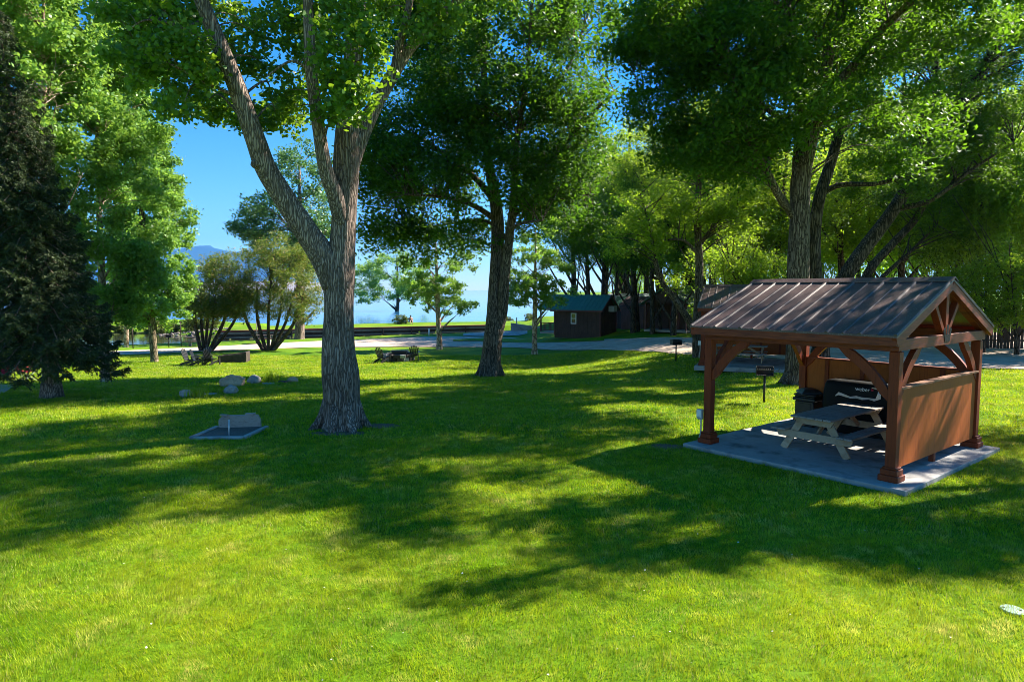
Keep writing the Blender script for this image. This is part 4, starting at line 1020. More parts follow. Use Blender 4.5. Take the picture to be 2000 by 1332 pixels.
# ------------------------------------------------------------------ cabins
def plane_at(px, py, z):
    d = ray(px, py); k = (z - H) / d[2]; return np.array([d[0] * k, d[1] * k, z])
def gable_house(root, Lx, Ly, hw_, rise, wallm, roofm, trimm, ov=0.28, part='wall', ribs=12, trim=True):
    """walls over (0..Lx, 0..Ly); ridge along x; front eave at y = 0, right gable at x = Lx"""
    b = MB(); b.prism([(0, 0, -0.2), (0, Ly, -0.2), (0, Ly, hw_), (0, Ly / 2, hw_ + rise), (0, 0, hw_)], (Lx, 0, 0)); wl = b.build(part, wallm, root)
    # battens give the boards their relief
    bt = MB()
    for x in np.arange(0.3, Lx - 0.1, 0.4): bt.box((x, -0.012, hw_ / 2), (0.035, 0.02, hw_ - 0.05))
    for y in np.arange(0.3, Ly - 0.1, 0.4):
        hh = hw_ + rise * (1 - abs(y - Ly / 2) / (Ly / 2)) - 0.12
        bt.box((Lx + 0.012, y, hh / 2), (0.02, 0.035, hh)); bt.box((-0.012, y, hh / 2), (0.02, 0.035, hh))
    bt.build('batten', wallm, wl)
    sl = rise / (Ly / 2); th = 0.07
    for s in (0, 1):
        y0 = -ov if s == 0 else Ly + ov; z0 = hw_ - ov * sl + 0.03
        b = MB(); b.prism([(-ov, y0, z0), (-ov, Ly / 2, hw_ + rise + 0.03), (-ov, Ly / 2, hw_ + rise + 0.03 + th), (-ov, y0, z0 + th)], (Lx + 2 * ov, 0, 0)); rf = b.build('roof', roofm, root)
        rb = MB()
        for k in range(ribs + 1):
            x = -ov + 0.02 + (Lx + 2 * ov - 0.04) * k / ribs
            rb.beam((x, y0, z0 + th + 0.012), (x, Ly / 2, hw_ + rise + 0.03 + th + 0.012), 0.04, 0.03)
        rb.build('roof_rib', roofm, rf)
        if trim:
            b = MB(); b.box((Lx / 2, y0 + (0.02 if s else -0.02), z0 + 0.0), (Lx + 2 * ov, 0.035, 0.13)); b.build('fascia', trimm, rf)
            for xe in (-ov - 0.02, Lx + ov + 0.02):
                b = MB(); b.beam((xe, y0, z0), (xe, Ly / 2, hw_ + rise + 0.03), 0.035, 0.15); b.build('bargeboard', trimm, rf)
    if trim:
        for x, y in ((0, 0), (Lx, 0), (Lx, Ly), (0, Ly)):
            b = MB(); b.box((x, y, hw_ / 2), (0.10, 0.10, hw_ - 0.04)); b.build('corner_board', trimm, root)
    return wl
def window(root, c, wd, h, axis, m=None):
    """axis 'y-': faces -y; 'x+': faces +x"""
    fm = m or M['white_paint']; t = 0.07
    def bx(b, a, z, w_, hh, dpt):
        if axis == 'y-': b.box((c[0] + a, c[1] - dpt, c[2] + z), (w_, 0.05, hh))
        else: b.box((c[0] + dpt, c[1] + a, c[2] + z), (0.05, w_, hh))
    b = MB(); bx(b, 0, h / 2 - t / 2, wd, t, .035); bx(b, 0, -h / 2 + t / 2, wd, t, .035); bx(b, 0, 0, wd - 2 * t, t * 0.8, .030)
    bx(b, -wd / 2 + t / 2, 0, t, h - 2 * t, .035); bx(b, wd / 2 - t / 2, 0, t, h - 2 * t, .035)
    wn = b.build('window', fm, root)
    b = MB(); bx(b, 0, 0, wd - t, h - t, .012); b.build('pane', M['glass'], wn)
C1 = at(1172, 658); A1 = plane_at(1083, 654.5, C1[2]); D1 = plane_at(1205, 649, C1[2])
dirx = (C1 - A1); L1 = np.linalg.norm(dirx); dirx /= L1; diry = np.array([-dirx[1], dirx[0], 0]); LY1 = 3.4
ang1 = math.atan2(dirx[1], dirx[0])
cab = empty('cabin', A1, ang1, 'dark brown cabin with a green metal roof and an air conditioner in its gable', 'cabin')
HW1 = 2.28
gable_house(cab, L1, LY1, HW1, 1.10, M['cabin_brown'], M['teal_roof'], M['cabin_trim'])
window(cab, (L1 * 0.43, 0, 1.48), 0.52, 0.92, 'y-')
ac = MB(); ac.box((L1 + 0.22, LY1 * 0.62, 2.28), (0.55, 0.72, 0.48)); aco = ac.build('air_conditioner', M['white_paint'], cab, bevel=0.02)
b = MB()
for k in range(6): b.box((L1 + 0.503, LY1 * 0.62, 2.10 + k * 0.07), (0.012, 0.60, 0.02))
b.build('grille', M['grey_metal'], aco)
# porch at the left end
b = MB(); b.box((-0.75, LY1 / 2, 0.18), (1.38, LY1, 0.16)); b.build('porch_deck', M['wood_grey'], cab)
for y in (0.06, LY1 - 0.06):
    b = MB(); b.box((-1.38, y, 1.2), (0.11, 0.11, 2.2)); b.build('porch_post', M['cabin_trim'], cab)
b = MB(); b.box((-0.72, 0.06, 1.05), (1.2, 0.07, 0.07)); b.box((-0.72, 0.06, 0.40), (1.2, 0.06, 0.06))
for k in range(10): b.box((-1.26 + k * 0.12, 0.06, 0.72), (0.04, 0.04, 0.6))
b.build('porch_railing', M['cabin_trim'], cab)
b = MB(); b.prism([(-1.55, -0.28, HW1 - 0.13), (-1.55, LY1 / 2, HW1 + 1.14), (-1.55, LY1 / 2, HW1 + 1.21), (-1.55, -0.28, HW1 - 0.06)], (1.25, 0, 0)); b.prism([(-1.55, LY1 + 0.28, HW1 - 0.13), (-1.55, LY1 / 2, HW1 + 1.14), (-1.55, LY1 / 2, HW1 + 1.21), (-1.55, LY1 + 0.28, HW1 - 0.06)], (1.25, 0, 0)); b.build('porch_roof', M['teal_roof'], cab)

p2 = at(1236, 645); c2 = empty('cabin', p2 + np.array([-2.2, 5.5, 0]), R(-58), 'plain brown board cabin partly hidden behind the green roofed cabin', 'cabin')
gable_house(c2, 4.2, 3.8, 2.0, 0.8, M['cabin_brown'], M['teal_roof'], M['cabin_trim'])
p3 = at(1262, 642); c3 = empty('storage_shed', p3 + np.array([-2.0, 1.5, 0]), R(-40), 'small weathered red brown shed between the tree trunks', 'shed')
gable_house(c3, 2.3, 2.8, 2.0, 0.7, M['shed_red'], M['roof_brown'], M['shed_red'], ov=0.15, trim=False)
p4 = at(1300, 641); c4 = empty('long_shed', p4 + np.array([-4.2, 4.0, 0]), R(-4), 'long rusty red shed wall with pale roof behind the trunks', 'shed')
gable_house(c4, 7.5, 4.0, 2.2, 0.75, M['shed_red'], M['grey_metal'], M['shed_red'], ov=0.2, trim=False)
p5 = at(1358, 650)
g5 = empty('porch_cabin', p5, R(52), 'brown cabin with a front porch and green roof behind the leaning trunk', 'cabin')
# local frame: gable faces local x = 0 ; ridge along x
gable_house(g5, 4.6, 3.7, 2.35, 1.2, M['cabin_brown'], M['teal_roof'], M['cabin_trim'], ov=0.3)
def win_x0(root, y, z, wd, h):
    b = MB(); t = 0.07
    b.box((-0.04, y, z + h / 2), (0.05, wd, t)); b.box((-0.04, y, z - h / 2), (0.05, wd, t)); b.box((-0.035, y, z), (0.05, wd - t, t * .8)); b.box((-0.04, y - wd / 2 + t / 2, z), (0.05, t, h - t)); b.box((-0.04, y + wd / 2 - t / 2, z), (0.05, t, h - t))
    wn = b.build('window', M['white_paint'], root); b = MB(); b.box((-0.014, y, z), (0.02, wd - t, h - t)); b.build('pane', M['glass'], wn)
win_x0(g5, 0.40, 1.45, 0.55, 0.95)
b = MB(); b.box((-0.03, 1.75, 1.05), (0.05, 0.85, 2.0)); dr = b.build('door', M['cabin_trim'], g5); b = MB(); b.box((-0.062, 1.75, 1.45), (0.012, 0.5, 0.8)); b.build('pane', M['glass'], dr)
b = MB(); b.box((-0.85, 1.85, 0.14), (1.6, 3.6, 0.16)); b.build('porch_deck', M['wood_grey'], g5)
for y in (0.12, 3.58):
    b = MB(); b.box((-1.55, y, 1.25), (0.12, 0.12, 2.2)); b.build('porch_post', M['cabin_trim'], g5)
sl5 = 1.2 / 1.85
b = MB(); b.prism([(-1.85, -0.3, 2.35 - 0.3 * sl5 + 0.03), (-1.85, 1.85, 3.58), (-1.85, 1.85, 3.65), (-1.85, -0.3, 2.35 - 0.3 * sl5 + 0.10)], (1.53, 0, 0)); b.prism([(-1.85, 4.0, 2.35 - 0.3 * sl5 + 0.03), (-1.85, 1.85, 3.58), (-1.85, 1.85, 3.65), (-1.85, 4.0, 2.35 - 0.3 * sl5 + 0.10)], (1.53, 0, 0)); b.build('porch_roof', M['teal_roof'], g5)
b = MB(); b.prism([(-1.70, 0.05, 2.36), (-1.70, 3.65, 2.36), (-1.70, 1.85, 3.50)], (0.08, 0, 0)); b.build('porch_gable', M['cabin_brown'], g5)

# fence at the far right
f0 = at(1922, 681); f1 = f0 + np.array([9.0, -3.0, 0])
fn_ = empty('board_fence', f0, math.atan2(f1[1] - f0[1], f1[0] - f0[0]), 'tall dark board fence in shade at the right edge behind the road', 'fence')
ln = np.linalg.norm(f1 - f0); rr = np.random.default_rng(9); b = MB()
for x in np.arange(0, ln, 0.165): b.box((x, rr.uniform(-.02, .02), 1.1 + rr.uniform(-.06, .06)), (0.14, 0.025, 2.2))
b.build('boards', M['dark_wood'], fn_)
for z in (0.5, 1.7):
    b = MB(); b.box((ln / 2, 0.05, z), (ln, 0.05, 0.1)); b.build('rail', M['dark_wood'], fn_)
for x in np.arange(0.1, ln, 2.4):
    b = MB(); b.box((x, 0.12, 1.1), (0.1, 0.1, 2.3)); b.build('post', M['dark_wood'], fn_)

# ------------------------------------------------------------------ trees
def pxlimb(base, pts, Y0):
    """limb surveyed as (px, py, width in px, depth offset) -> local points"""
    out = []
    for px, py, wpx, dy in pts:
        p = atY(px, py, Y0 + dy) - base; out.append((p[0], p[1], p[2], wpx / 2 * (Y0 + dy) / F))
    return out
def pxblob(base, px, py, Y, rx, ry, rd):
    c = atY(px, py, Y) - base; return (c, (rx * Y / F, rd, ry * Y / F))

LIT = [at(*p) for p in [(453, 748), (440, 752), (760, 756), (850, 752), (1160, 796), (1240, 790), (1320, 797), (1250, 760), (1340, 768), (1450, 820), (1500, 840), (620, 1010), (230, 890), (150, 815), (900, 905)]]
LIT += [SW(x, y, z) for x, y, z in [(.5, 4.2, 2.8), (.9, 3.6, 2.95), (1.4, 4.2, 3.15), (1.9, 3.7, 3.3), (.6, 3.0, 2.8), (1.4, 3.1, 3.15)]]
# 1 — the big cottonwood in the foreground
B = at(668, 836); Y0 = B[1]
limbs = [
    pxlimb(B, [(668, 846, 88, 0), (668, 815, 72, 0), (666, 770, 70, 0), (664, 730, 72, 0), (661, 680, 64, 0), (662, 600, 56, 0), (662, 540, 60, 0), (668, 480, 48, 0), (673, 400, 46, 0), (676, 330, 50, 0), (678, 260, 44, 0), (684, 180, 38, 0.2), (692, 90, 36, 0.3), (697, 0, 32, 0.4), (700, -140, 24, 0.6), (705, -330, 12, 0.8)], Y0),
    pxlimb(B, [(652, 560, 46, -0.05), (632, 505, 50, -0.15), (600, 455, 46, -0.3), (560, 395, 42, -0.5), (520, 330, 40, -0.7), (500, 275, 38, -0.85), (470, 190, 34, -1.0), (438, 110, 31, -1.2), (405, 30, 27, -1.4), (360, -80, 22, -1.7), (320, -210, 12, -2.0)], Y0),
    pxlimb(B, [(668, 440, 30, -0.1), (655, 385, 31, -0.35), (635, 330, 27, -0.6), (622, 250, 24, -0.8), (608, 140, 22, -1.0), (603, 40, 20, -1.1), (600, -60, 18, -1.2), (590, -230, 10, -1.3)], Y0),
    pxlimb(B, [(684, 330, 30, 0.1), (702, 275, 31, 0.25), (728, 215, 29, 0.5), (765, 150, 25, 0.8), (800, 95, 21, 1.0), (850, 40, 16, 1.3), (905, -6, 13, 1.6), (990, -70, 7, 2.0)], Y0),
    pxlimb(B, [(770, 145, 17, 0.8), (778, 95, 16, 0.7), (795, 30, 14, 0.6), (806, -30, 12, 0.5), (830, -160, 6, 0.4)], Y0),
    pxlimb(B, [(510, 305, 14, -0.75), (497, 322, 16, -0.95), (493, 326, 4, -1.0)], Y0),
    pxlimb(B, [(470, 190, 9, -1.0), (430, 175, 6, -1.2), (380, 150, 4, -1.4), (320, 120, 3, -1.5)], Y0),
    pxlimb(B, [(608, 140, 7, -1.0), (570, 120, 5, -1.2), (520, 150, 3, -1.3)], Y0),
    pxlimb(B, [(438, 110, 10, -1.2), (370, 60, 7, -1.3), (290, 40, 4, -1.2), (250, 60, 3, -1.1)], Y0),
]
r = np.random.default_rng(21)
bp = []
spots = [(255, 20), (290, 55), (255, 80), (310, 95), (340, 40), (345, 130), (300, 140), (375, 90), (360, 165), (335, 190), (395, 135), (400, 205), (425, 180), (355, 215), (430, 225), (450, 205), (480, 235), (505, 215), (530, 205), (560, 175), (540, 235), (565, 215), (520, 130), (560, 110), (590, 100), (480, 40), (510, 70), (540, 30), (575, 45), (620, 60), (640, 120), (655, 70), (660, 160), (690, 130), (700, 185), (690, 215), (640, 20), (680, 30), (640, 200), (665, 200), (600, 170), (720, 60), (750, 20), (445, 60), (400, 40), (430, 10), (290, 5), (225, 40), (240, 110), (270, 150), (840, 20), (820, 60), (880, 40), (740, 110), (700, 20), (560, 60), (500, 20), (470, 120), (410, 90), (440, 85), (620, 110), (600, 15), (365, 10), (330, 80), (290, 115), (420, 130), (320, 15), (350, 95)]
for (px, py) in spots:
    front = 630 < px < 745
    if 400 < px < 630 and py < 120 and r.uniform() < .25: continue
    bp.append(atY(px, py, Y0 + (r.uniform(-2.2, -0.6) if front else (r.uniform(-2.2, .2) if px < 400 else r.uniform(0.2, 2.6)))) - B)
up = sample_blobs([((0.3, 0.3, 14.6), (5.2, 5.0, 3.8)), ((-3.6, -1.0, 13.4), (3.6, 3.4, 2.4)), ((3.0, 0.8, 13.2), (3.2, 3.2, 2.2)), ((0, 0, 18), (3.4, 3.4, 3))], 170, r=r)
up = up[(up[:, 2] > 10.6 )]
bg_ = np.vstack([np.array(bp), up])
tree('cottonwood_tree', 'big grey-barked cottonwood in the foreground with a forked trunk and wide limbs', B, limbs, bg_, 78000, 0.098, M['leaf_cotton'], M['bark_old'], brad=np.concatenate([np.full(len(bp), .50), np.full(len(up), .66)]), twig=0.022, zmin=4.5, lk=dict(shape='heart', aspect=0.85, up=0.1, droop=0.9), seed=5, nseg=28, rough=0.05, sub=9, flat=0.8, roots=7, maxlen=4.5)

# 2 — elm with a double trunk in the middle
B = at(957, 735); Y0 = B[1]
limbs = [
    pxlimb(B, [(957, 740, 48, 0), (957, 722, 42, 0), (960, 690, 38, 0), (965, 640, 35, 0), (966, 590, 28, 0.1), (970, 520, 26, 0.2), (972, 440, 25, 0.3), (966, 380, 22, 0.3), (955, 320, 18, 0.3), (948, 240, 15, 0.4), (945, 120, 11, 0.4), (940, -40, 6, 0.4)], Y0),
    pxlimb(B, [(968, 660, 24, 0), (980, 610, 22, -0.1), (986, 540, 19, -0.3), (994, 470, 17, -0.5), (1003, 400, 16, -0.6), (1006, 330, 13, -0.8), (1012, 260, 11, -0.9), (1030, 140, 8, -1.0), (1040, 0, 5, -1.0)], Y0),
    pxlimb(B, [(1002, 400, 12, -0.6), (1040, 345, 11, -1.0), (1090, 300, 9, -1.4), (1140, 240, 7, -1.8), (1200, 180, 4, -2.0)], Y0),
    pxlimb(B, [(970, 400, 13, 0.3), (930, 350, 11, 0.8), (880, 310, 9, 1.4), (820, 270, 7, 2.0), (760, 240, 4, 2.4)], Y0),
    pxlimb(B, [(970, 430, 12, 0.3), (920, 400, 9, -0.8), (860, 385, 6, -1.8), (790, 380, 4, -2.4)], Y0),
    pxlimb(B, [(1000, 420, 9, -0.6), (1050, 395, 7, 0.4), (1110, 385, 5, 1.2), (1160, 380, 3, 1.6)], Y0),
    pxlimb(B, [(952, 300, 10, 0.3), (900, 220, 8, 0.8), (850, 130, 6, 1.2), (800, 30, 4, 1.4)], Y0),
    pxlimb(B, [(1012, 260, 8, -0.9), (1070, 190, 7, -0.4), (1120, 110, 5, 0.2), (1150, 20, 3, 0.6)], Y0),
    pxlimb(B, [(978, 470, 8, 0.2), (1010, 440, 6, -1.4), (1060, 430, 4, -2.4)], Y0),
    pxlimb(B, [(970, 440, 8, 0.3), (930, 430, 6, 1.6), (860, 440, 4, 2.6), (800, 450, 3, 3.0)], Y0),
]
r = np.random.default_rng(22)
bl = [pxblob(B, 965, 320, Y0 - 2.4, 110, 90, 1.6), pxblob(B, 960, 200, Y0 - 2.8, 140, 110, 1.8), pxblob(B, 960, 130, Y0, 260, 150, 5.0), pxblob(B, 830, 300, Y0 + 0.5, 125, 110, 3.6), pxblob(B, 1080, 290, Y0 - .5, 130, 110, 3.6), pxblob(B, 950, 330, Y0, 190, 100, 4.4), pxblob(B, 770, 400, Y0 + 1, 75, 80, 2.6), pxblob(B, 1120, 400, Y0, 80, 60, 2.2), pxblob(B, 850, 455, Y0 + 1, 130, 55, 2.6), pxblob(B, 780, 480, Y0 + 1, 70, 45, 2.0), pxblob(B, 1080, 420, Y0, 90, 50, 2.2), pxblob(B, 740, 300, Y0 + 1, 50, 60, 2.0), pxblob(B, 1165, 215, Y0 - 1.6, 55, 45, 1.6), pxblob(B, 800, 90, Y0 + .5, 70, 110, 2.4), pxblob(B, 1130, 40, Y0, 80, 60, 2.4), pxblob(B, 960, -40, Y0, 220, 120, 4.6)]
bg_ = sample_blobs(bl, 780, shell=0.5, r=r); bg_ = carve(noisegap(bg_, 0.42, -0.20, 3.1), B, LIT)
tree('elm_tree', 'dark green double-trunked elm in the middle of the lawn', B, limbs, bg_, 125000, 0.205, M['leaf_elm'], M['bark_brown'], brad=0.95, twig=0.022, zmin=4.2, lk=dict(aspect=0.5, up=0.5, droop=0.35), seed=6, nseg=22, rough=0.06, sub=9, flat=0.55, roots=5, maxlen=4.0)

# 3 — large tree behind the pavilion
B = at(1557, 750); Y0 = B[1]
limbs = [
    pxlimb(B, [(1557, 756, 54, 0), (1556, 735, 46, 0), (1557, 680, 42, 0), (1558, 600, 41, 0), (1560, 500, 40, 0), (1562, 420, 37, 0), (1564, 350, 36, 0), (1578, 300, 27, -0.1), (1590, 240, 26, -0.2), (1602, 180, 24, -0.3), (1620, 100, 22, -0.4), (1645, 20, 19, -0.5), (1680, -80, 14, -0.6), (1720, -220, 7, -0.6)], Y0),
    pxlimb(B, [(1558, 380, 22, 0), (1558, 320, 20, 0.2), (1562, 250, 19, 0.4), (1560, 150, 17, 0.6), (1545, 60, 14, 0.8), (1530, -40, 10, 1.0), (1510, -180, 5, 1.1)], Y0),
    pxlimb(B, [(1598, 215, 20, -0.2), (1630, 170, 18, -0.6), (1670, 125, 16, -1.0), (1720, 60, 14, -1.4), (1790, 0, 9, -1.8), (1880, -60, 5, -2.0)], Y0),
    pxlimb(B, [(1552, 425, 16, 0), (1520, 380, 15, -0.3), (1490, 320, 13, -0.6), (1462, 275, 11, -0.9), (1440, 200, 8, -1.2), (1420, 100, 5, -1.4)], Y0),
    pxlimb(B, [(1500, 335, 8, -0.5), (1500, 270, 7, 0.2), (1480, 180, 5, 0.8), (1470, 100, 3, 1.0)], Y0),
    pxlimb(B, [(1560, 260, 10, 0.4), (1480, 200, 8, 1.2), (1390, 120, 6, 1.8), (1300, 60, 4, 2.0)], Y0),
    pxlimb(B, [(1462, 275, 7, -0.9), (1400, 250, 6, -0.4), (1320, 230, 4, 0.2), (1250, 220, 3, 0.4)], Y0),
    pxlimb(B, [(1620, 100, 9, -0.4), (1560, 40, 7, -1.4), (1490, -10, 5, -2.0)], Y0),
]
r = np.random.default_rng(23)
bl = [pxblob(B, 1560, 20, Y0, 330, 150, 5.5), pxblob(B, 1370, 150, Y0, 170, 140, 4.0), pxblob(B, 1720, 140, Y0, 160, 130, 4.0), pxblob(B, 1480, 220, Y0 - .5, 130, 110, 3.2), pxblob(B, 1400, 290, Y0, 110, 75, 2.6), pxblob(B, 1780, 250, Y0 + 1, 100, 80, 2.6), pxblob(B, 1560, -150, Y0, 280, 140, 5.0), pxblob(B, 1300, 60, Y0, 120, 90, 3.0), pxblob(B, 1235, 40, Y0, 70, 55, 2.2), (np.array([0.6, -4.2, 15.6]), (4.2, 3.0, 2.2)), (np.array([3.0, -5.2, 14.2]), (3.0, 2.6, 1.6))]
bg_ = sample_blobs(bl, 580, shell=0.5, r=r); bg_ = carve(noisegap(bg_, 0.40, -0.20, 8.3), B, LIT)
tree('shade_tree', 'large spreading tree standing right behind the near pavilion, between the two pavilions', B, limbs, bg_, 120000, 0.205, M['leaf_right'], M['bark_brown'], brad=0.95, twig=0.022, zmin=5.0, lk=dict(aspect=0.45, up=0.4, droop=0.6), seed=7, nseg=22, rough=0.06, sub=8, flat=0.6, roots=5, maxlen=4.0)

# 4 — leaning trees behind the pavilion
B = at(1605, 700); Y0 = B[1]
limbs = [pxlimb(B, [(1605, 706, 34, 0), (1600, 640, 28, 0), (1594, 560, 26, 0), (1590, 470, 24, 0), (1600, 390, 22, 0), (1625, 310, 20, 0), (1650, 220, 17, 0), (1685, 130, 13, 0), (1720, 40, 9, 0), (1760, -80, 5, 0)], Y0),
         pxlimb(B, [(1596, 385, 11, 0), (1640, 362, 10, -.4), (1720, 358, 8, -1), (1800, 330, 5, -1.6)], Y0),
         pxlimb(B, [(1640, 260, 9, 0), (1700, 220, 7, .6), (1780, 200, 4, 1)], Y0)]
r = np.random.default_rng(24)
bl = [pxblob(B, 1700, 150, Y0, 140, 150, 3.6), pxblob(B, 1740, 340, Y0, 110, 50, 2.4), pxblob(B, 1650, 40, Y0, 180, 100, 3.6)]
tree('leaning_tree', 'dark slim tree rising just right of the large trunk behind the pavilion roof', B, limbs, carve(sample_blobs(bl, 150, r=r), B, LIT), 30000, 0.205, M['leaf_backdark'], M['bark_far'], brad=0.8, zmin=5, lk=dict(aspect=0.45, droop=0.6), seed=8, nseg=12)
B = at(1618, 690); Y0 = B[1]
limbs = [pxlimb(B, [(1600, 694, 34, 0), (1618, 620, 31, 0), (1652, 540, 28, 0), (1700, 470, 26, 0), (1745, 410, 24, 0), (1800, 325, 22, 0), (1850, 245, 19, 0), (1910, 150, 18, 0), (1980, 40, 12, 0), (2060, -60, 6, 0)], Y0),
         pxlimb(B, [(1800, 325, 14, 0), (1820, 220, 12, .6), (1830, 100, 8, 1), (1840, -20, 5, 1.2)], Y0),
         pxlimb(B, [(1745, 410, 12, 0), (1820, 390, 9, -.8), (1900, 330, 6, -1.4), (1980, 280, 4, -1.8)], Y0)]
bl = [pxblob(B, 1880, 150, Y0, 170, 130, 4.2), pxblob(B, 1800, 290, Y0, 120, 60, 3.0), pxblob(B, 1960, 40, Y0, 170, 120, 4.2), pxblob(B, 1860, -30, Y0, 170, 90, 4.0), pxblob(B, 1900, 300, Y0, 90, 70, 2.6)]
tree('leaning_tree', 'thick dark trunk leaning far to the right over the near pavilion roof', B, limbs, carve(sample_blobs(bl, 260, r=r), B, LIT), 52000, 0.205, M['leaf_backdark'], M['bark_far'], brad=0.85, zmin=5, lk=dict(aspect=0.45, droop=0.6), seed=9, nseg=16)
B = at(1665, 678); Y0 = B[1]
limbs = [pxlimb(B, [(1650, 682, 22, 0), (1690, 545, 17, 0), (1740, 480, 15, 0), (1790, 425, 13, 0), (1830, 350, 11, 0), (1850, 260, 8, 0), (1870, 140, 5, 0)], Y0),
         pxlimb(B, [(1672, 600, 9, 0), (1725, 540, 8, .5), (1780, 490, 6, .8), (1830, 440, 4, 1)], Y0)]
bl = [pxblob(B, 1850, 220, Y0, 120, 120, 3.4), pxblob(B, 1800, 380, Y0, 80, 50, 2.4), pxblob(B, 1840, 470, Y0 + 2, 60, 50, 2.0)]
tree('leaning_tree', 'thin dark trunk leaning right, lower and farther than the thick leaning one', B, limbs, sample_blobs(bl, 90, r=r), 18000, 0.17, M['leaf_backdark'], M['bark_far'], brad=0.85, zmin=4, lk=dict(aspect=0.45, droop=0.6), seed=10, nseg=10)

# 5 — poplars on the left
def poplar(px, py, wpx, label, top, bl_fn, nb, nl, seed, lean=0.0, size=0.12, bark='bark_pale'):
    B = at(px, py); Y0 = B[1]; r = np.random.default_rng(seed)
    lm = [pxlimb(B, [(px, py + 5, wpx * 1.25, 0), (px - lean * 0.05, py - 15, wpx * 1.0, 0), (px - lean * 0.2, py - 100, wpx * 0.9, 0), (px - lean * 0.5, py - 250, wpx * 0.7, .1), (px - lean * 0.8, py - 420, wpx * 0.5, .1), (px - lean, top, 3, .1)], Y0)]
    Q = spline(lm[0], 6)
    for k in range(14):
        j = int(len(Q) * (0.36 + 0.58 * k / 14)); a = r.uniform(0, 6.28); q = Q[j]; l_ = r.uniform(0.9, 2.0) * (1.1 - 0.6 * k / 14)
        lm.append([(q[0], q[1], q[2], q[3] * 0.4), (q[0] + math.cos(a) * l_ * .5, q[1] + math.sin(a) * l_ * .5, q[2] + l_ * .7, q[3] * .25), (q[0] + math.cos(a) * l_, q[1] + math.sin(a) * l_, q[2] + l_ * 1.7, .012)])
    bg_ = sample_blobs(bl_fn(B, Y0), nb, shell=0.45, r=r); bg_ = noisegap(bg_, 0.55, -0.26, seed)
    return tree('poplar_tree', label, B, lm, bg_, nl, size, M['leaf_poplar'], M[bark], brad=0.62, zmin=1.2, lk=dict(aspect=0.85, up=0.15, droop=0.6), seed=seed, nseg=14, rough=0.04, sub=7, flat=0.8, twig=0.016, maxlen=3.5)
poplar(207, 746, 17, 'pale-trunked poplar right of the spruce, its trunk mottled and sunlit', -120, lambda B, Y: [pxblob(B, 205, 420, Y, 95, 200, 2.6), pxblob(B, 190, 170, Y, 115, 190, 2.8), pxblob(B, 200, 20, Y, 90, 170, 2.2), pxblob(B, 250, 560, Y, 70, 60, 1.6), pxblob(B, 130, 560, Y, 70, 70, 1.6)], 300, 85000, 31, 20, size=.135)
poplar(303, 707, 14, 'tall poplar with an olive trunk left of the black chairs, edging open sky', 120, lambda B, Y: [pxblob(B, 290, 480, Y, 74, 160, 3.0), pxblob(B, 268, 320, Y, 74, 170, 3.0), pxblob(B, 245, 200, Y, 55, 120, 2.4), pxblob(B, 330, 560, Y, 44, 60, 1.8), pxblob(B, 240, 590, Y, 60, 55, 2.2)], 280, 75000, 32, 45, size=0.16, bark='bark_olive')
poplar(92, 764, 18, 'poplar with a pale pink trunk rising behind the dark spruce', -140, lambda B, Y: [pxblob(B, 70, 120, Y, 120, 190, 2.6), pxblob(B, 60, 360, Y, 110, 170, 2.4), pxblob(B, 20, -20, Y, 110, 150, 2.4), pxblob(B, 110, 560, Y, 70, 80, 1.4)], 220, 60000, 33, 8, size=.135)
poplar(247, 678, 9, 'small far tree with a pink trunk at the canal edge on the left', 470, lambda B, Y: [pxblob(B, 250, 580, Y, 45, 60, 2.4)], 40, 5000, 34, 4, size=0.2)

# 6 — young aspens in front of the road
def aspen(px, py, wpx, label, lean, bl_fn, seed, nl=15000):
    B = at(px, py); Y0 = B[1]; r = np.random.default_rng(seed)
    lm = [pxlimb(B, [(px, py + 3, wpx * 1.3, 0), (px, py - 20, wpx, 0), (px + lean * .3, py - 70, wpx * .9, 0), (px + lean * .6, py - 140, wpx * .6, 0), (px + lean, py - 240, 2, 0)], Y0)]
    Q = spline(lm[0], 6)
    for k in range(9):
        j = int(len(Q) * (0.35 + 0.5 * k / 9)); a = r.uniform(0, 6.28); q = Q[j]; l_ = r.uniform(0.8, 1.8)
        lm.append([(q[0], q[1], q[2], q[3] * 0.45), (q[0] + math.cos(a) * l_ * .5, q[1] + math.sin(a) * l_ * .5, q[2] + l_ * .5, q[3] * .3), (q[0] + math.cos(a) * l_, q[1] + math.sin(a) * l_, q[2] + l_ * .9, .01)])
    bg_ = sample_blobs(bl_fn(B, Y0), 85, shell=0.4, r=r)
    return tree('young_aspen', label, B, lm, bg_, nl, 0.15, M['leaf_young'], M['bark_pale'], brad=0.5, zmin=1.6, lk=dict(aspect=0.8, up=0.2, droop=0.5), seed=seed, nseg=10, rough=0.03, sub=6, twig=0.014, maxlen=3)
aspen(858, 683, 11, 'young slim tree behind the stone fire ring, left of the elm trunk', -8, lambda B, Y: [pxblob(B, 858, 520, Y, 66, 75, 2.0), pxblob(B, 880, 585, Y, 58, 32, 1.6), pxblob(B, 825, 570, Y, 40, 36, 1.4)], 41)
aspen(1044, 692, 11, 'young bright green tree right of the elm, in front of the brown cabin', 2, lambda B, Y: [pxblob(B, 1052, 520, Y, 66, 62, 1.9), pxblob(B, 1080, 580, Y, 45, 30, 1.4), pxblob(B, 1018, 570, Y, 36, 34, 1.4), pxblob(B, 1050, 450, Y, 40, 40, 1.4)], 42)

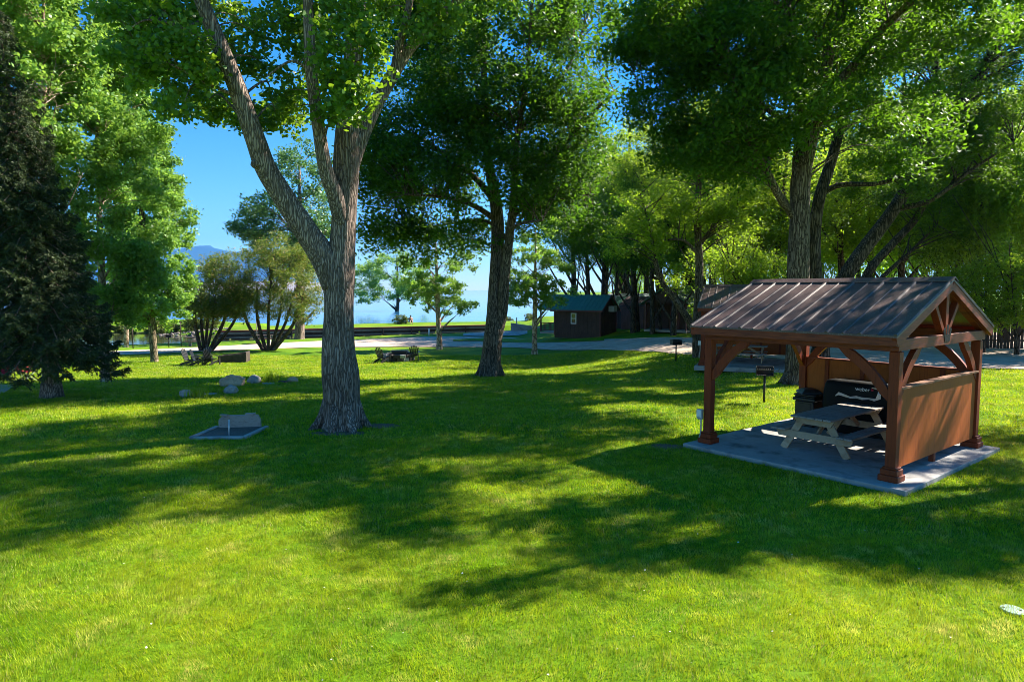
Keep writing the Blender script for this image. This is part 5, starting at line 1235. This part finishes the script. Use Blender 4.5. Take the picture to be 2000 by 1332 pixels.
# 7 — trees beyond the road and canal
def simple_tree(name, label, px, py, wpx, top, blobs, lm_, bark, nb, nl, size, seed, brad=1.0, group=None):
    B = at(px, py); Y0 = B[1]; r = np.random.default_rng(seed)
    lm = [pxlimb(B, [(px, py + 4, wpx * 1.25, 0), (px, py - 15, wpx, 0), (px + 2, (py + top) / 2 + 30, wpx * .75, 0), (px, top, wpx * .2, 0)], Y0)]
    Q = spline(lm[0], 6)
    for k in range(10):
        j = int(len(Q) * (0.4 + 0.5 * k / 10)); a = r.uniform(0, 6.28); q = Q[j]; l_ = r.uniform(1.5, 3.5)
        lm.append([(q[0], q[1], q[2], q[3] * 0.45), (q[0] + math.cos(a) * l_ * .5, q[1] + math.sin(a) * l_ * .5, q[2] + l_ * .35, q[3] * .3), (q[0] + math.cos(a) * l_, q[1] + math.sin(a) * l_, q[2] + l_ * .8, .02)])
    bg_ = sample_blobs([pxblob(B, *b) for b in [(b[0], b[1], Y0 + b[5], b[2], b[3], b[4]) for b in blobs]], nb, shell=0.5, r=r)
    return tree(name, label, B, lm, bg_, nl, size, lm_, bark, brad=brad, zmin=2, lk=dict(aspect=0.7, up=0.3, droop=0.5), seed=seed, nseg=12, sub=7, twig=0.02, group=group, maxlen=6)
simple_tree('far_cottonwood', 'grey-green cottonwood with a thick trunk at the canal, behind the bronze-tipped shrubs', 585, 662, 19, 330, [(560, 430, 90, 60, 4.5, 0), (500, 440, 50, 40, 3, 0), (600, 340, 50, 70, 3.5, 1), (620, 480, 55, 60, 3.5, 0), (560, 500, 70, 40, 3.5, 0)], M['leaf_grey'], M['bark_old'], 170, 22000, 0.26, 51)
simple_tree('bank_tree', 'tree alone on the far grassy bank beside the sitting person', 775, 624, 8, 500, [(765, 540, 75, 50, 5, 0), (720, 555, 35, 45, 3.5, 0), (815, 570, 40, 25, 3, 0)], M['leaf_young'], M['bark_far'], 170, 26000, 0.34, 52, brad=1.3)

# shrubs with several stems and bronze tips
def shrub(px, py, stems, blobs, label, seed, nb=150, nl=26000):
    B = at(px, py); Y0 = B[1]; r = np.random.default_rng(seed)
    lm = [pxlimb(B, [(px + s[0], py + 3, s[4], s[3] * .1), ((px + s[0] + s[1]) / 2 + s[5], (py + s[2]) / 2, s[4] * .8, s[3] * .5), (s[1] if s[1] > 50 else px + s[1], s[2], s[4] * .4, s[3])], Y0) for s in [(a, px + b, c, d, e, f_) for a, b, c, d, e, f_ in stems]]
    bg_ = sample_blobs([pxblob(B, b[0], b[1], Y0, b[2], b[3], b[4]) for b in blobs], nb, shell=0.5, r=r)
    return tree('maple_shrub', label, B, lm, bg_, nl, 0.16, M['leaf_maple'], M['bark_shrub'], brad=0.7, zmin=1.2, lk=dict(aspect=0.5, up=0.5, droop=0.2), seed=seed, nseg=8, sub=7, twig=0.018, flat=0.6, maxlen=4, group='shrubs by the canal road')
shrub(401, 686, [(-8, -20, 575, 0, 8, -6), (-2, -2, 560, .8, 7, -6), (2, 20, 570, -.6, 6, 4), (6, 50, 580, .4, 8, 6), (8, 75, 585, -.4, 7, 10), (0, 10, 550, 1, 6, 0)], [(415, 560, 60, 55, 2.4), (445, 525, 48, 45, 2.2), (400, 600, 50, 24, 1.8), (470, 590, 40, 28, 1.8), (378, 590, 34, 38, 1.9), (440, 600, 46, 26, 2.0)], 'many-stemmed shrub right behind the black chairs, left of the two', 61, 160, 25000)
shrub(524, 684, [(-8, -55, 575, 0, 8, -10), (-4, -22, 560, .8, 8, -8), (0, 5, 550, -.6, 7, -2), (4, 30, 560, .4, 7, 4), (8, 65, 590, -.4, 8, 10), (6, 50, 575, 1, 7, 6)], [(540, 520, 70, 52, 2.8), (500, 550, 60, 50, 2.6), (580, 560, 44, 52, 2.4), (550, 490, 50, 34, 2.2), (480, 580, 45, 40, 2.2), (600, 600, 32, 32, 1.8), (535, 590, 60, 30, 2.4)], 'larger many-stemmed shrub with bronze tips, left of the big trunk', 62, 200, 32000)

# spruce at the left
def spruce(px, py):
    B = at(px, py); r = np.random.default_rng(71)
    root = empty('spruce_tree', B, 0, 'dark drooping spruce at the left edge, its boughs almost touching the grass', 'tree')
    hgt = 12.3; lean = -1.1
    mb = MB(); mb.tube(spline([(0, 0, -.1), (0, 0, 1.0), (lean * .4, 0, hgt * .5), (lean, 0, hgt)], 8), np.linspace(.30, .02, 25), 14, rough=.06)
    mb.tube([(0, 0, -.12), (0, 0, .10), (0, 0, .5)], [.42, .35, .29], 14, rough=.12)
    tv = []
    z = 1.25
    while z < hgt - .2:
        t = z / hgt; ln0 = 2.15 * (1 - t) ** 0.85 + .15
        nbr = int(9 if t < .7 else 6)
        a0 = r.uniform(0, 6.28)
        for k in range(nbr):
            a = a0 + 2 * math.pi * k / nbr + r.uniform(-.25, .25); ln = ln0 * r.uniform(.72, 1.12)
            ox = lean * t
            dx, dy = math.cos(a), math.sin(a)
            sag = (0.34 - .25 * t) * ln
            Q = spline([(ox, 0, z + .35), (ox + dx * ln * .45, dy * ln * .45, z + .35 - sag * .35), (ox + dx * ln * .8, dy * ln * .8, z + .2 - sag * .95), (ox + dx * ln, dy * ln, z + .32 - sag)], 4)
            mb.tube(Q, np.linspace(.032 * (1 - t) + .012, .006, len(Q)), 5, cap=False)
            # hanging side twigs with needles
            m_ = int(ln / .075)
            for i in range(m_):
                f = (i + r.uniform(0, 1)) / m_
                if f < .12: continue
                q = np.array([np.interp(f, np.linspace(0, 1, len(Q)), Q[:, c]) for c in range(3)])
                for s in (-1, 1):
                    tl = (0.16 + .42 * (1 - f) ** .7 * min(1, ln / 1.6)) * r.uniform(.6, 1.15)
                    d = np.array([dx * .55 - dy * s * .8, dy * .55 + dx * s * .8, -0.35 - r.uniform(0, .55)]); d /= np.linalg.norm(d)
                    tv.append((q, d, tl))
        z += .21 + .10 * t
    mb.build('trunk', M['bark_pale'] if False else M['bark_old'], root, smooth=True)
    P = []; 
    q = np.array([t[0] for t in tv]); d = np.array([t[1] for t in tv]); l = np.array([t[2] for t in tv])
    per = 15; n = len(tv) * per
    f = np.tile(np.linspace(.05, 1, per), len(tv)); Q = np.repeat(q, per, 0); D = np.repeat(d, per, 0); Ln = np.repeat(l, per)
    base = Q + D * (f * Ln)[:, None]; base[:, 2] -= .16 * (f * Ln) ** 2
    nd = D * .8 + r.normal(size=(n, 3)) * .55; nd /= np.linalg.norm(nd, axis=1)[:, None]
    sd = np.cross(nd, r.normal(size=(n, 3))); sd /= np.linalg.norm(sd, axis=1)[:, None] + 1e-9
    nl = r.uniform(.06, .115, n)[:, None]; wd = .018
    V = np.stack([base - sd * wd, base + sd * wd, base + nd * nl + sd * wd * .35, base + nd * nl - sd * wd * .35], 1)
    npmesh('needles', V, 4, M['needles'], root)
spruce(101, 777)

# background stock: five kinds of trunk-and-crown, repeated along the far side of the road
GB = 'trees beyond the road'
def stock(name, label, h, lean, fork, bl, leaf_m, nb, nl, size, seed, brad=1.1, drip=False, r0=.26, bark=None):
    r = np.random.default_rng(seed)
    lm = [[(0, 0, -.2, r0 * 1.3), (0, 0, .6, r0), (lean * .25, 0, h * .3, r0 * .8), (lean * .6, .2, h * .6, r0 * .55), (lean, 0, h * .95, .03)]]
    Q = spline(lm[0], 6)
    for k in range(fork):
        j = int(len(Q) * (0.28 + 0.6 * k / fork)); a = r.uniform(0, 6.28); q = Q[j]; l_ = r.uniform(1.6, 3.6)
        lm.append([(q[0], q[1], q[2], q[3] * 0.55), (q[0] + math.cos(a) * l_ * .45, q[1] + math.sin(a) * l_ * .45, q[2] + l_ * .6, q[3] * .35), (q[0] + math.cos(a) * l_, q[1] + math.sin(a) * l_, q[2] + l_ * 1.5, .02)])
    bg_ = sample_blobs(bl, nb, shell=.45, r=r); bg_ = noisegap(bg_, .45, -.2, seed)
    root = tree(name, label, (0, 0, 0), lm, bg_, nl, size, leaf_m, bark or M['bark_far'], brad=brad, zmin=2, lk=dict(aspect=.5, up=.3, droop=.7), seed=seed, nseg=10, sub=7, twig=.02, group=GB, maxlen=5)
    if drip:
        # hanging strands of a weeping tree
        S = bg_[r.integers(0, len(bg_), 420)] + r.normal(size=(420, 3)) * .7; k = 26
        L_ = r.uniform(1.0, 3.4, 420); t = np.linspace(0, 1, k)
        P = np.repeat(S, k, 0); tt = np.tile(t, 420); P[:, 2] -= tt * np.repeat(L_, k); P += r.normal(size=P.shape) * .07
        P = P[P[:, 2] > .8]
        npmesh('hanging_foliage', leaves(P, size * 1.0, aspect=.4, up=.1, droop=2.2, r=r), 4, leaf_m, root)
    return root
kinds = [
    lambda: stock('broadleaf_tree', 'x', 15, .8, 9, [((.6, 0, 10.5), (3.6, 3.4, 4.4)), ((-1.4, .4, 7.5), (2.6, 2.4, 2.0)), ((1.8, -.4, 7), (2.6, 2.4, 1.8))], M['leaf_back'], 150, 17000, .21, 81),
    lambda: stock('dark_tree', 'x', 17, -.6, 9, [((-.4, 0, 12), (3.6, 3.6, 4.8)), ((1.2, .4, 8.5), (2.8, 2.4, 2.2)), ((-1.8, -.4, 8), (2.4, 2.4, 1.8))], M['leaf_backdark'], 150, 17000, .22, 82),
    lambda: stock('weeping_tree', 'x', 14, .4, 8, [((.3, 0, 10), (4.0, 3.8, 3.6)), ((0, 0, 6.5), (3.6, 3.4, 2.4))], M['leaf_willow'], 130, 9000, .27, 83, drip=True),
    lambda: stock('slim_tree', 'x', 16, 1.6, 7, [((1.4, 0, 12.4), (2.6, 2.6, 4.0)), ((.6, 0, 8.0), (1.8, 1.8, 1.6))], M['leaf_back'], 100, 11000, .21, 84, r0=.17),
    lambda: stock('low_tree', 'x', 7.5, .6, 8, [((.3, 0, 4.6), (2.6, 2.6, 2.6)), ((-.8, .2, 3.0), (2.0, 2.0, 1.3))], M['leaf_back'], 110, 11000, .19, 85, brad=.9, r0=.13),
]
# px, base py, kind, scale, turn, label
place = [
    (1150, 640, 1, .95, 20, 'dark trunk behind the left half of the green cabin roof'),
    (1176, 640, 1, 1.0, 140, 'dark leaning trunk behind the middle of the green cabin roof'),
    (1204, 638, 1, .92, 250, 'dark trunk behind the right end of the green cabin roof'),
    (1236, 650, 1, .85, 65, 'stout dark trunk between the brown cabin and the small shed'),
    (1246, 648, 3, .95, 200, 'slim trunk pressed against the stout one by the small shed'),
    (1274, 652, 1, .8, 310, 'dark straight trunk in front of the red shed wall'),
    (1289, 650, 3, .9, 170, 'slim leaning trunk in front of the right end of the red shed wall'),
    (1315, 655, 0, .9, 30, 'bright leafy tree left of the porch cabin'),
    (1390, 660, 0, 1.1, 100, 'bright leafy tree rising behind the farther pavilion roof, leftmost there'),
    (1412, 655, 3, 1.0, 20, 'slim trunk behind the farther pavilion roof'),
    (1440, 650, 0, 1.15, 220, 'leafy yellow-green tree above the left end of the near pavilion ridge'),
    (1465, 640, 3, 1.0, 280, 'slim far trunk above the left part of the near pavilion ridge'),
    (1505, 655, 0, 1.15, 330, 'leafy tree left of the large trunk behind the near pavilion'),
    (1530, 640, 1, .9, 45, 'dark far tree just left of the large trunk behind the near pavilion'),
    (1640, 650, 0, 1.15, 75, 'bright leafy tree under the thick leaning trunk'),
    (1700, 640, 2, 1.3, 130, 'yellow-green weeping tree between the leaning trunks'),
    (1760, 648, 0, 1.2, 190, 'bright leafy tree above the right half of the near pavilion ridge'),
    (1800, 640, 1, .95, 260, 'dark far tree above the right part of the near pavilion ridge'),
    (1842, 650, 3, 1.0, 120, 'slim bent trunk left of the pavilion gable peak'),
    (1868, 662, 1, .85, 330, 'tall dark straight trunk right above the pavilion gable peak'),
    (1905, 665, 2, 1.15, 200, 'yellow-green weeping tree right of the pavilion gable, left of the board fence'),
    (1960, 670, 2, 1.2, 20, 'yellow-green weeping tree over the board fence'),
    (2060, 684, 2, 1.0, 300, 'yellow-green weeping tree at the right edge of the picture'),
    (1985, 655, 0, 1.05, 80, 'bright leafy tree behind the weeping trees at the right edge'),
    (1350, 640, 2, 1.25, 60, 'yellow-green tree behind the porch cabin'),
    (1290, 640, 0, 1.32, 160, 'far bright tree over the red shed'),
    (1230, 628, 2, .8, 260, 'far pale tree seen in the gap right of the green cabin'),
    (1560, 628, 0, 1.05, 290, 'far tree hidden mostly by the large trunk behind the near pavilion'),
    (1640, 630, 1, 1.0, 10, 'far dark tree behind the bases of the leaning trunks'),
    (1735, 625, 0, 1.1, 50, 'far leafy tree behind the thin leaning trunk'),
    (1900, 630, 0, 1.1, 110, 'far leafy tree behind the weeping trees'),
    (1120, 634, 1, 1.25, 75, 'far dark tree left of the green cabin, behind the young bright tree'),
    (1180, 628, 0, 1.35, 35, 'far tall leafy tree behind the green cabin roof'),
    (1222, 632, 0, 1.5, 265, 'far tall leafy tree above the right end of the green cabin roof'),
    (1260, 630, 1, 1.35, 185, 'far tall dark tree behind the small shed'),
    (1335, 632, 0, 1.4, 300, 'far tall bright tree behind the porch cabin'),
    (1375, 640, 3, 1.3, 95, 'tall slim trunk right of the porch cabin'),
    (1425, 632, 0, 1.4, 15, 'far tall bright tree behind the farther pavilion, left'),
    (1458, 646, 3, 1.25, 150, 'tall slim trunk behind the farther pavilion, right'),
    (1490, 630, 2, 1.5, 235, 'far tall yellow-green weeping tree left of the large trunk'),
    (1600, 634, 2, 1.45, 70, 'far tall yellow-green weeping tree right of the large trunk'),
    (1675, 628, 0, 1.5, 205, 'far tall leafy tree above the middle of the pavilion ridge'),
    (1780, 630, 2, 1.5, 340, 'far tall yellow-green weeping tree above the right part of the ridge'),
    (1825, 652, 3, 1.2, 250, 'tall slim trunk left of the tall dark straight trunk'),
    (1850, 628, 0, 1.5, 160, 'far tall leafy tree above the pavilion gable peak'),
    (1480, 690, 4, .8, 120, 'low leafy tree behind the farther pavilion, right end'),
    (1420, 684, 4, .9, 230, 'low leafy tree behind the farther pavilion, left end'),
    (1920, 690, 4, .75, 30, 'low yellow-green tree hanging over the left end of the board fence'),
    (1985, 694, 4, .85, 140, 'low yellow-green tree hanging over the right end of the board fence'),
]
protos = {}
for px, py, k, s, turn, lab in place:
    p = at(px, py)
    if k not in protos:
        protos[k] = kinds[k](); o = protos[k]; o.location = p; o.rotation_euler = (0, 0, R(turn)); o.scale = (s,) * 3; o['label'] = lab
    else: dup(protos[k], p, R(turn), lab, scale=s)

# tree with a limb arching over the road, right of the lone grill
B = at(1364, 698); Y0 = B[1]
limbs = [pxlimb(B, [(1364, 702, 24, 0), (1362, 660, 19, 0), (1364, 600, 17, 0), (1366, 520, 15, 0), (1362, 430, 13, 0), (1366, 340, 10, 0), (1372, 240, 6, 0)], Y0),
         pxlimb(B, [(1362, 662, 15, 0), (1345, 625, 14, -.2), (1318, 585, 12, -.4), (1292, 548, 10, -.6), (1278, 500, 8, -.8), (1268, 440, 5, -1), (1250, 380, 3, -1)], Y0),
         pxlimb(B, [(1366, 480, 8, 0), (1395, 440, 7, .4), (1430, 400, 5, .8)], Y0), pxlimb(B, [(1366, 500, 7, 0), (1335, 470, 5, -.6), (1290, 470, 3, -1)], Y0)]
bl = [pxblob(B, 1370, 330, Y0, 95, 100, 3.2), pxblob(B, 1290, 420, Y0, 80, 55, 2.4), pxblob(B, 1330, 540, Y0 - .4, 36, 24, 1.0), pxblob(B, 1430, 420, Y0, 60, 55, 2.0), pxblob(B, 1240, 470, Y0 - 1, 60, 35, 1.8)]
tree('arching_tree', 'tree with a left limb arching toward the cabins, by the road near the farther pavilion', B, limbs, sample_blobs(bl, 140, r=np.random.default_rng(91)), 26000, .16, M['leaf_back'], M['bark_brown'], brad=.75, zmin=3, lk=dict(aspect=.5, droop=.5), seed=91, nseg=14, maxlen=4)
# neighbours just outside the frame whose crowns shade the lawn
dup(protos[1], (24.5, 19.0, 0.0), R(140), 'dark tree out of the picture on the far right, shading the pavilion', 'trees beside the pavilion', scale=.95)
B = np.array([18.0, 15.0, 0.0])
limbs = [[(0, 0, -.1, .42), (0, 0, .5, .34), (-.3, 0, 4, .30), (-1.2, .1, 8, .22), (-2.0, .2, 11, .12), (-2.4, .2, 14, .03)],
         [(-.5, 0, 5.5, .18), (-2.5, -.3, 7.6, .15), (-5.5, -1.2, 9.6, .10), (-8.6, -2.6, 10.3, .03)],
         [(-.9, 0, 6.8, .15), (-3, .6, 9.0, .12), (-6.6, .4, 10.4, .04)]]
bl = [((x - 18.0, y - 15.0, z), (rr, rr * .7, rr * .55)) for x, y, z, rr in [(9.3, 12.2, 10.2, .6), (10.0, 12.65, 10.1, .75), (10.8, 13.15, 10.1, .8), (11.6, 13.7, 10.1, .8), (12.3, 14.1, 10.2, .8), (11.2, 15.1, 10.3, .8), (12.0, 15.4, 10.3, 1.0), (13.0, 15.8, 10.4, 1.1), (14.2, 16.2, 10.4, 1.2), (14.2, 14.5, 10.0, 1.3), (15.6, 14.2, 10.2, 1.4), (17.2, 14.4, 11.0, 1.6), (15.6, 15.5, 12.5, 1.6), (19.6, 15.8, 12.5, 1.8), (17.3, 16.9, 9.6, 1.0), (18.4, 17.3, 9.4, 1.0), (16.9, 16.4, 10.2, .8)]]
tree('neighbour_tree', 'tree out of the picture on the right whose long limb shades the near lawn', B, limbs, sample_blobs([(np.array(c), e) for c, e in bl], 195, r=np.random.default_rng(95)), 30000, .14, M['leaf_right'], M['bark_brown'], brad=.55, zmin=4, lk=dict(aspect=.5, droop=.5), seed=95, nseg=12, maxlen=4, group='trees beside the pavilion')

# bushes on the left far bank
def bush(label_list):
    r = np.random.default_rng(101); proto = None
    for i, (x, y, s, lab) in enumerate(label_list):
        if proto is None:
            proto = empty('bank_bush', (x, y, tz(x, y)), 0, lab, 'bush', 'scrubby bushes on the far left bank', 1.0)
            mb = MB()
            for k in range(9):
                a = 6.28 * k / 9; mb.tube(spline([(0, 0, -.1), (.3 * math.cos(a), .3 * math.sin(a), .5), (.8 * math.cos(a), .8 * math.sin(a), 1.0)], 3), np.linspace(.03, .01, 7), 5)
            mb.build('stem', M['bark_far'], proto)
            P = bough_leaves(sample_blobs([((0, 0, .75), (1.3, 1.1, .75)), ((.8, 0, .5), (.8, .8, .5)), ((-.8, .2, .55), (.8, .7, .55))], 60, r=r), 60, .3, r=r)
            npmesh('foliage', leaves(P, .17, r=r), 4, M['bank_leaf'], proto); proto.scale = (s,) * 3
        else: dup(proto, (x, y, tz(x, y)), i * 1.3, lab, scale=s)
bush([(-50.0, 80.5, 1.2, 'olive bush on the far left bank, behind the poplar trunk'), (-46.5, 80.0, 1.0, 'olive bush on the far bank above the small pink trunk'), (-43.5, 80.6, 1.3, 'olive bush on the far bank between the pink trunk and the poplar'), (-41.0, 79.6, .9, 'small olive bush on the far bank above the far pedestal grill'), (-38.5, 80.2, 1.2, 'olive bush on the far bank behind the left shrub clump'), (-36.0, 79.8, 1.0, 'olive bush on the far bank at the end of the canal wall'), (-54.5, 80.4, 1.3, 'olive bush at the far left of the bank behind the spruce'), (-14.5, 86.5, .8, 'dark low bush on the far bank left of the lone bank tree'), (2.5, 96.0, .7, 'small bush on the meadow beyond the boat ramp'), (-0.5, 97.0, .6, 'smallest bush on the meadow beyond the boat ramp, seen beside the elm')])

# ------------------------------------------------------------------ grass
def in_quad(X, Y, o, u, v, lu, lv, m=0.0):
    a = (X - o[0]) * u[0] + (Y - o[1]) * u[1]; b = (X - o[0]) * v[0] + (Y - o[1]) * v[1]
    return (a > -m) & (a < lu + m) & (b > -m) & (b < lv + m)
bands = [(4.8, 9.0, 4600, .0034, .045), (9.0, 15.0, 1900, .0055, .055), (15.0, 26.0, 620, .010, .06), (26.0, 46.0, 200, .018, .065)]
GV = []
gr = np.random.default_rng(55)
polyp = [hp_c[:2] + np.array([q[0] * math.cos(R(-14)) - q[1] * math.sin(R(-14)), q[0] * math.sin(R(-14)) + q[1] * math.cos(R(-14))]) for q in (q1, q2, q3, q4)]
def in_poly(X, Y, P):
    c = np.zeros(len(X), bool); n = len(P)
    for i in range(n):
        a, b = P[i], P[(i + 1) % n]
        t = ((a[1] > Y) != (b[1] > Y)) & (X < (b[0] - a[0]) * (Y - a[1]) / (b[1] - a[1] + 1e-12) + a[0]); c ^= t
    return c
road_lo = np.array([at(*p)[:2] for p in [(-300, 706), (60, 703), (200, 695), (400, 687), (610, 679), (760, 678), (880, 678), (1000, 679), (1200, 684), (1340, 692), (1500, 700), (1650, 711), (1850, 719), (2100, 724), (2600, 735)]])
SOIL = [(*at(px, py)[:2], rx, ry) for px, py, rx, ry in [(748, 832, .42, .30), (660, 846, .75, .22), (1300, 872, .40, .22), (1080, 1046, .16, .10), (330, 1262, .12, .08), (780, 1245, .13, .12), (1560, 1318, .14, .07)]]
for (y0, y1, dens, wd, hh) in bands:
    hw_ = y1 * .80 + 3.0
    n = int(dens * (y1 - y0) * 2 * hw_)
    X = gr.uniform(-hw_, hw_, n); Y = gr.uniform(y0, y1, n)
    k = np.abs(X) < Y * .80 + 3.0; X, Y = X[k], Y[k]
    k = ~in_quad(X, Y, PF, PU, PV, PL_U, PL_V, .02) & ~in_quad(X, Y, S2F, S2U, S2V, PL_U, PL_V, .02) & ~in_poly(X, Y, polyp)
    k &= Y < np.interp(X, road_lo[:, 0], road_lo[:, 1]) + gr.normal(size=len(X)) * .12
    k &= (X - B[0]) ** 2 + (Y - B[1]) ** 2 > .04
    for cx_, cy_, rx, ry in SOIL: k &= ((X - cx_) / rx) ** 2 + ((Y - cy_) / ry) ** 2 > gr.uniform(.25, 1.3, len(X))
    X, Y = X[k], Y[k]; n = len(X); Z = terr(X, Y)
    a = gr.uniform(0, 6.283, n); b = gr.uniform(0, 6.283, n); ln = gr.uniform(.15, .8, n); h = hh * gr.uniform(.55, 1.25, n)
    w_ = wd * gr.uniform(.7, 1.3, n)
    cl = np.sin(X * 5.1 + 1.7 * np.sin(Y * 3.3)) * np.sin(Y * 4.7 + 1.3 * np.sin(X * 2.9)) + .6 * np.sin(X * 11.3 + Y * 3.1) * np.sin(Y * 12.7 - X * 2.3)
    h *= 1 + .32 * np.clip(cl, -1, 1.2); b = b * .45 + 2.2 * np.sin(X * 1.9 + Y * .7) + 1.6 * np.sin(Y * 2.3 - X * 1.1)
    ca, sa = np.cos(a) * w_, np.sin(a) * w_
    V = np.empty((n, 3, 3))
    V[:, 0] = np.stack([X - ca, Y - sa, Z - .005], 1); V[:, 1] = np.stack([X + ca, Y + sa, Z - .005], 1)
    V[:, 2] = np.stack([X + np.cos(b) * ln * h, Y + np.sin(b) * ln * h, Z + h], 1)
    GV.append(V)
GV = np.concatenate(GV); print('grass blades', len(GV))
o = npmesh('grass_blades', GV, 3, M['grass']); tag(o, kind='stuff')
for px, py, rx, ry, sd in [(748, 832, .42, .30, 1), (660, 846, .75, .22, 2), (1300, 872, .40, .22, 3)]:
    c_ = at(px, py); k_ = 22; V_ = [(c_[0], c_[1], tz(c_[0], c_[1]) + .022)]
    for q_ in range(k_):
        a_ = 6.2832 * q_ / k_; e_ = 1 + .35 * mnoise.noise(Vector((math.cos(a_) * 1.5, math.sin(a_) * 1.5, sd * 5.0)))
        V_.append((c_[0] + rx * e_ * math.cos(a_), c_[1] + ry * e_ * math.sin(a_), tz(c_[0], c_[1]) + .004))
    o = MB().add(V_, [(0, 1 + q_, 1 + (q_ + 1) % k_) for q_ in range(k_)]).build('bare_soil', M['soil'], smooth=True); o['kind'] = 'structure'
# fluff and petals fallen on the lawn
n = 120; Y = 5.2 + gr.uniform(0, 1, n) ** 1.6 * 16; X = gr.uniform(-.75, .75, n) * Y
k = ~in_quad(X, Y, PF, PU, PV, PL_U, PL_V, .1); X, Y = X[k], Y[k]; n = len(X)
P = np.stack([X, Y, terr(X, Y) + gr.uniform(.03, .05, n)], 1)
o = npmesh('fallen_fluff', leaves(P, .026, aspect=.8, up=2.0, r=gr), 4, M['petal']); tag(o, kind='stuff')

# ------------------------------------------------------------------ air
m_, nt_, out_ = mat('haze_air')
pv = nt_.nodes.new('ShaderNodeVolumePrincipled'); pv.inputs['Color'].default_value = (0.05, 0.37, 1.0, 1); pv.inputs['Density'].default_value = 0.000048; pv.inputs['Anisotropy'].default_value = 0.2
nt_.links.new(pv.outputs['Volume'], out_.inputs['Volume'])
b = MB(); b.box((-2000, 7400, 595), (36500, 16000, 1220)); o = b.build('haze', m_); tag(o, kind='stuff')
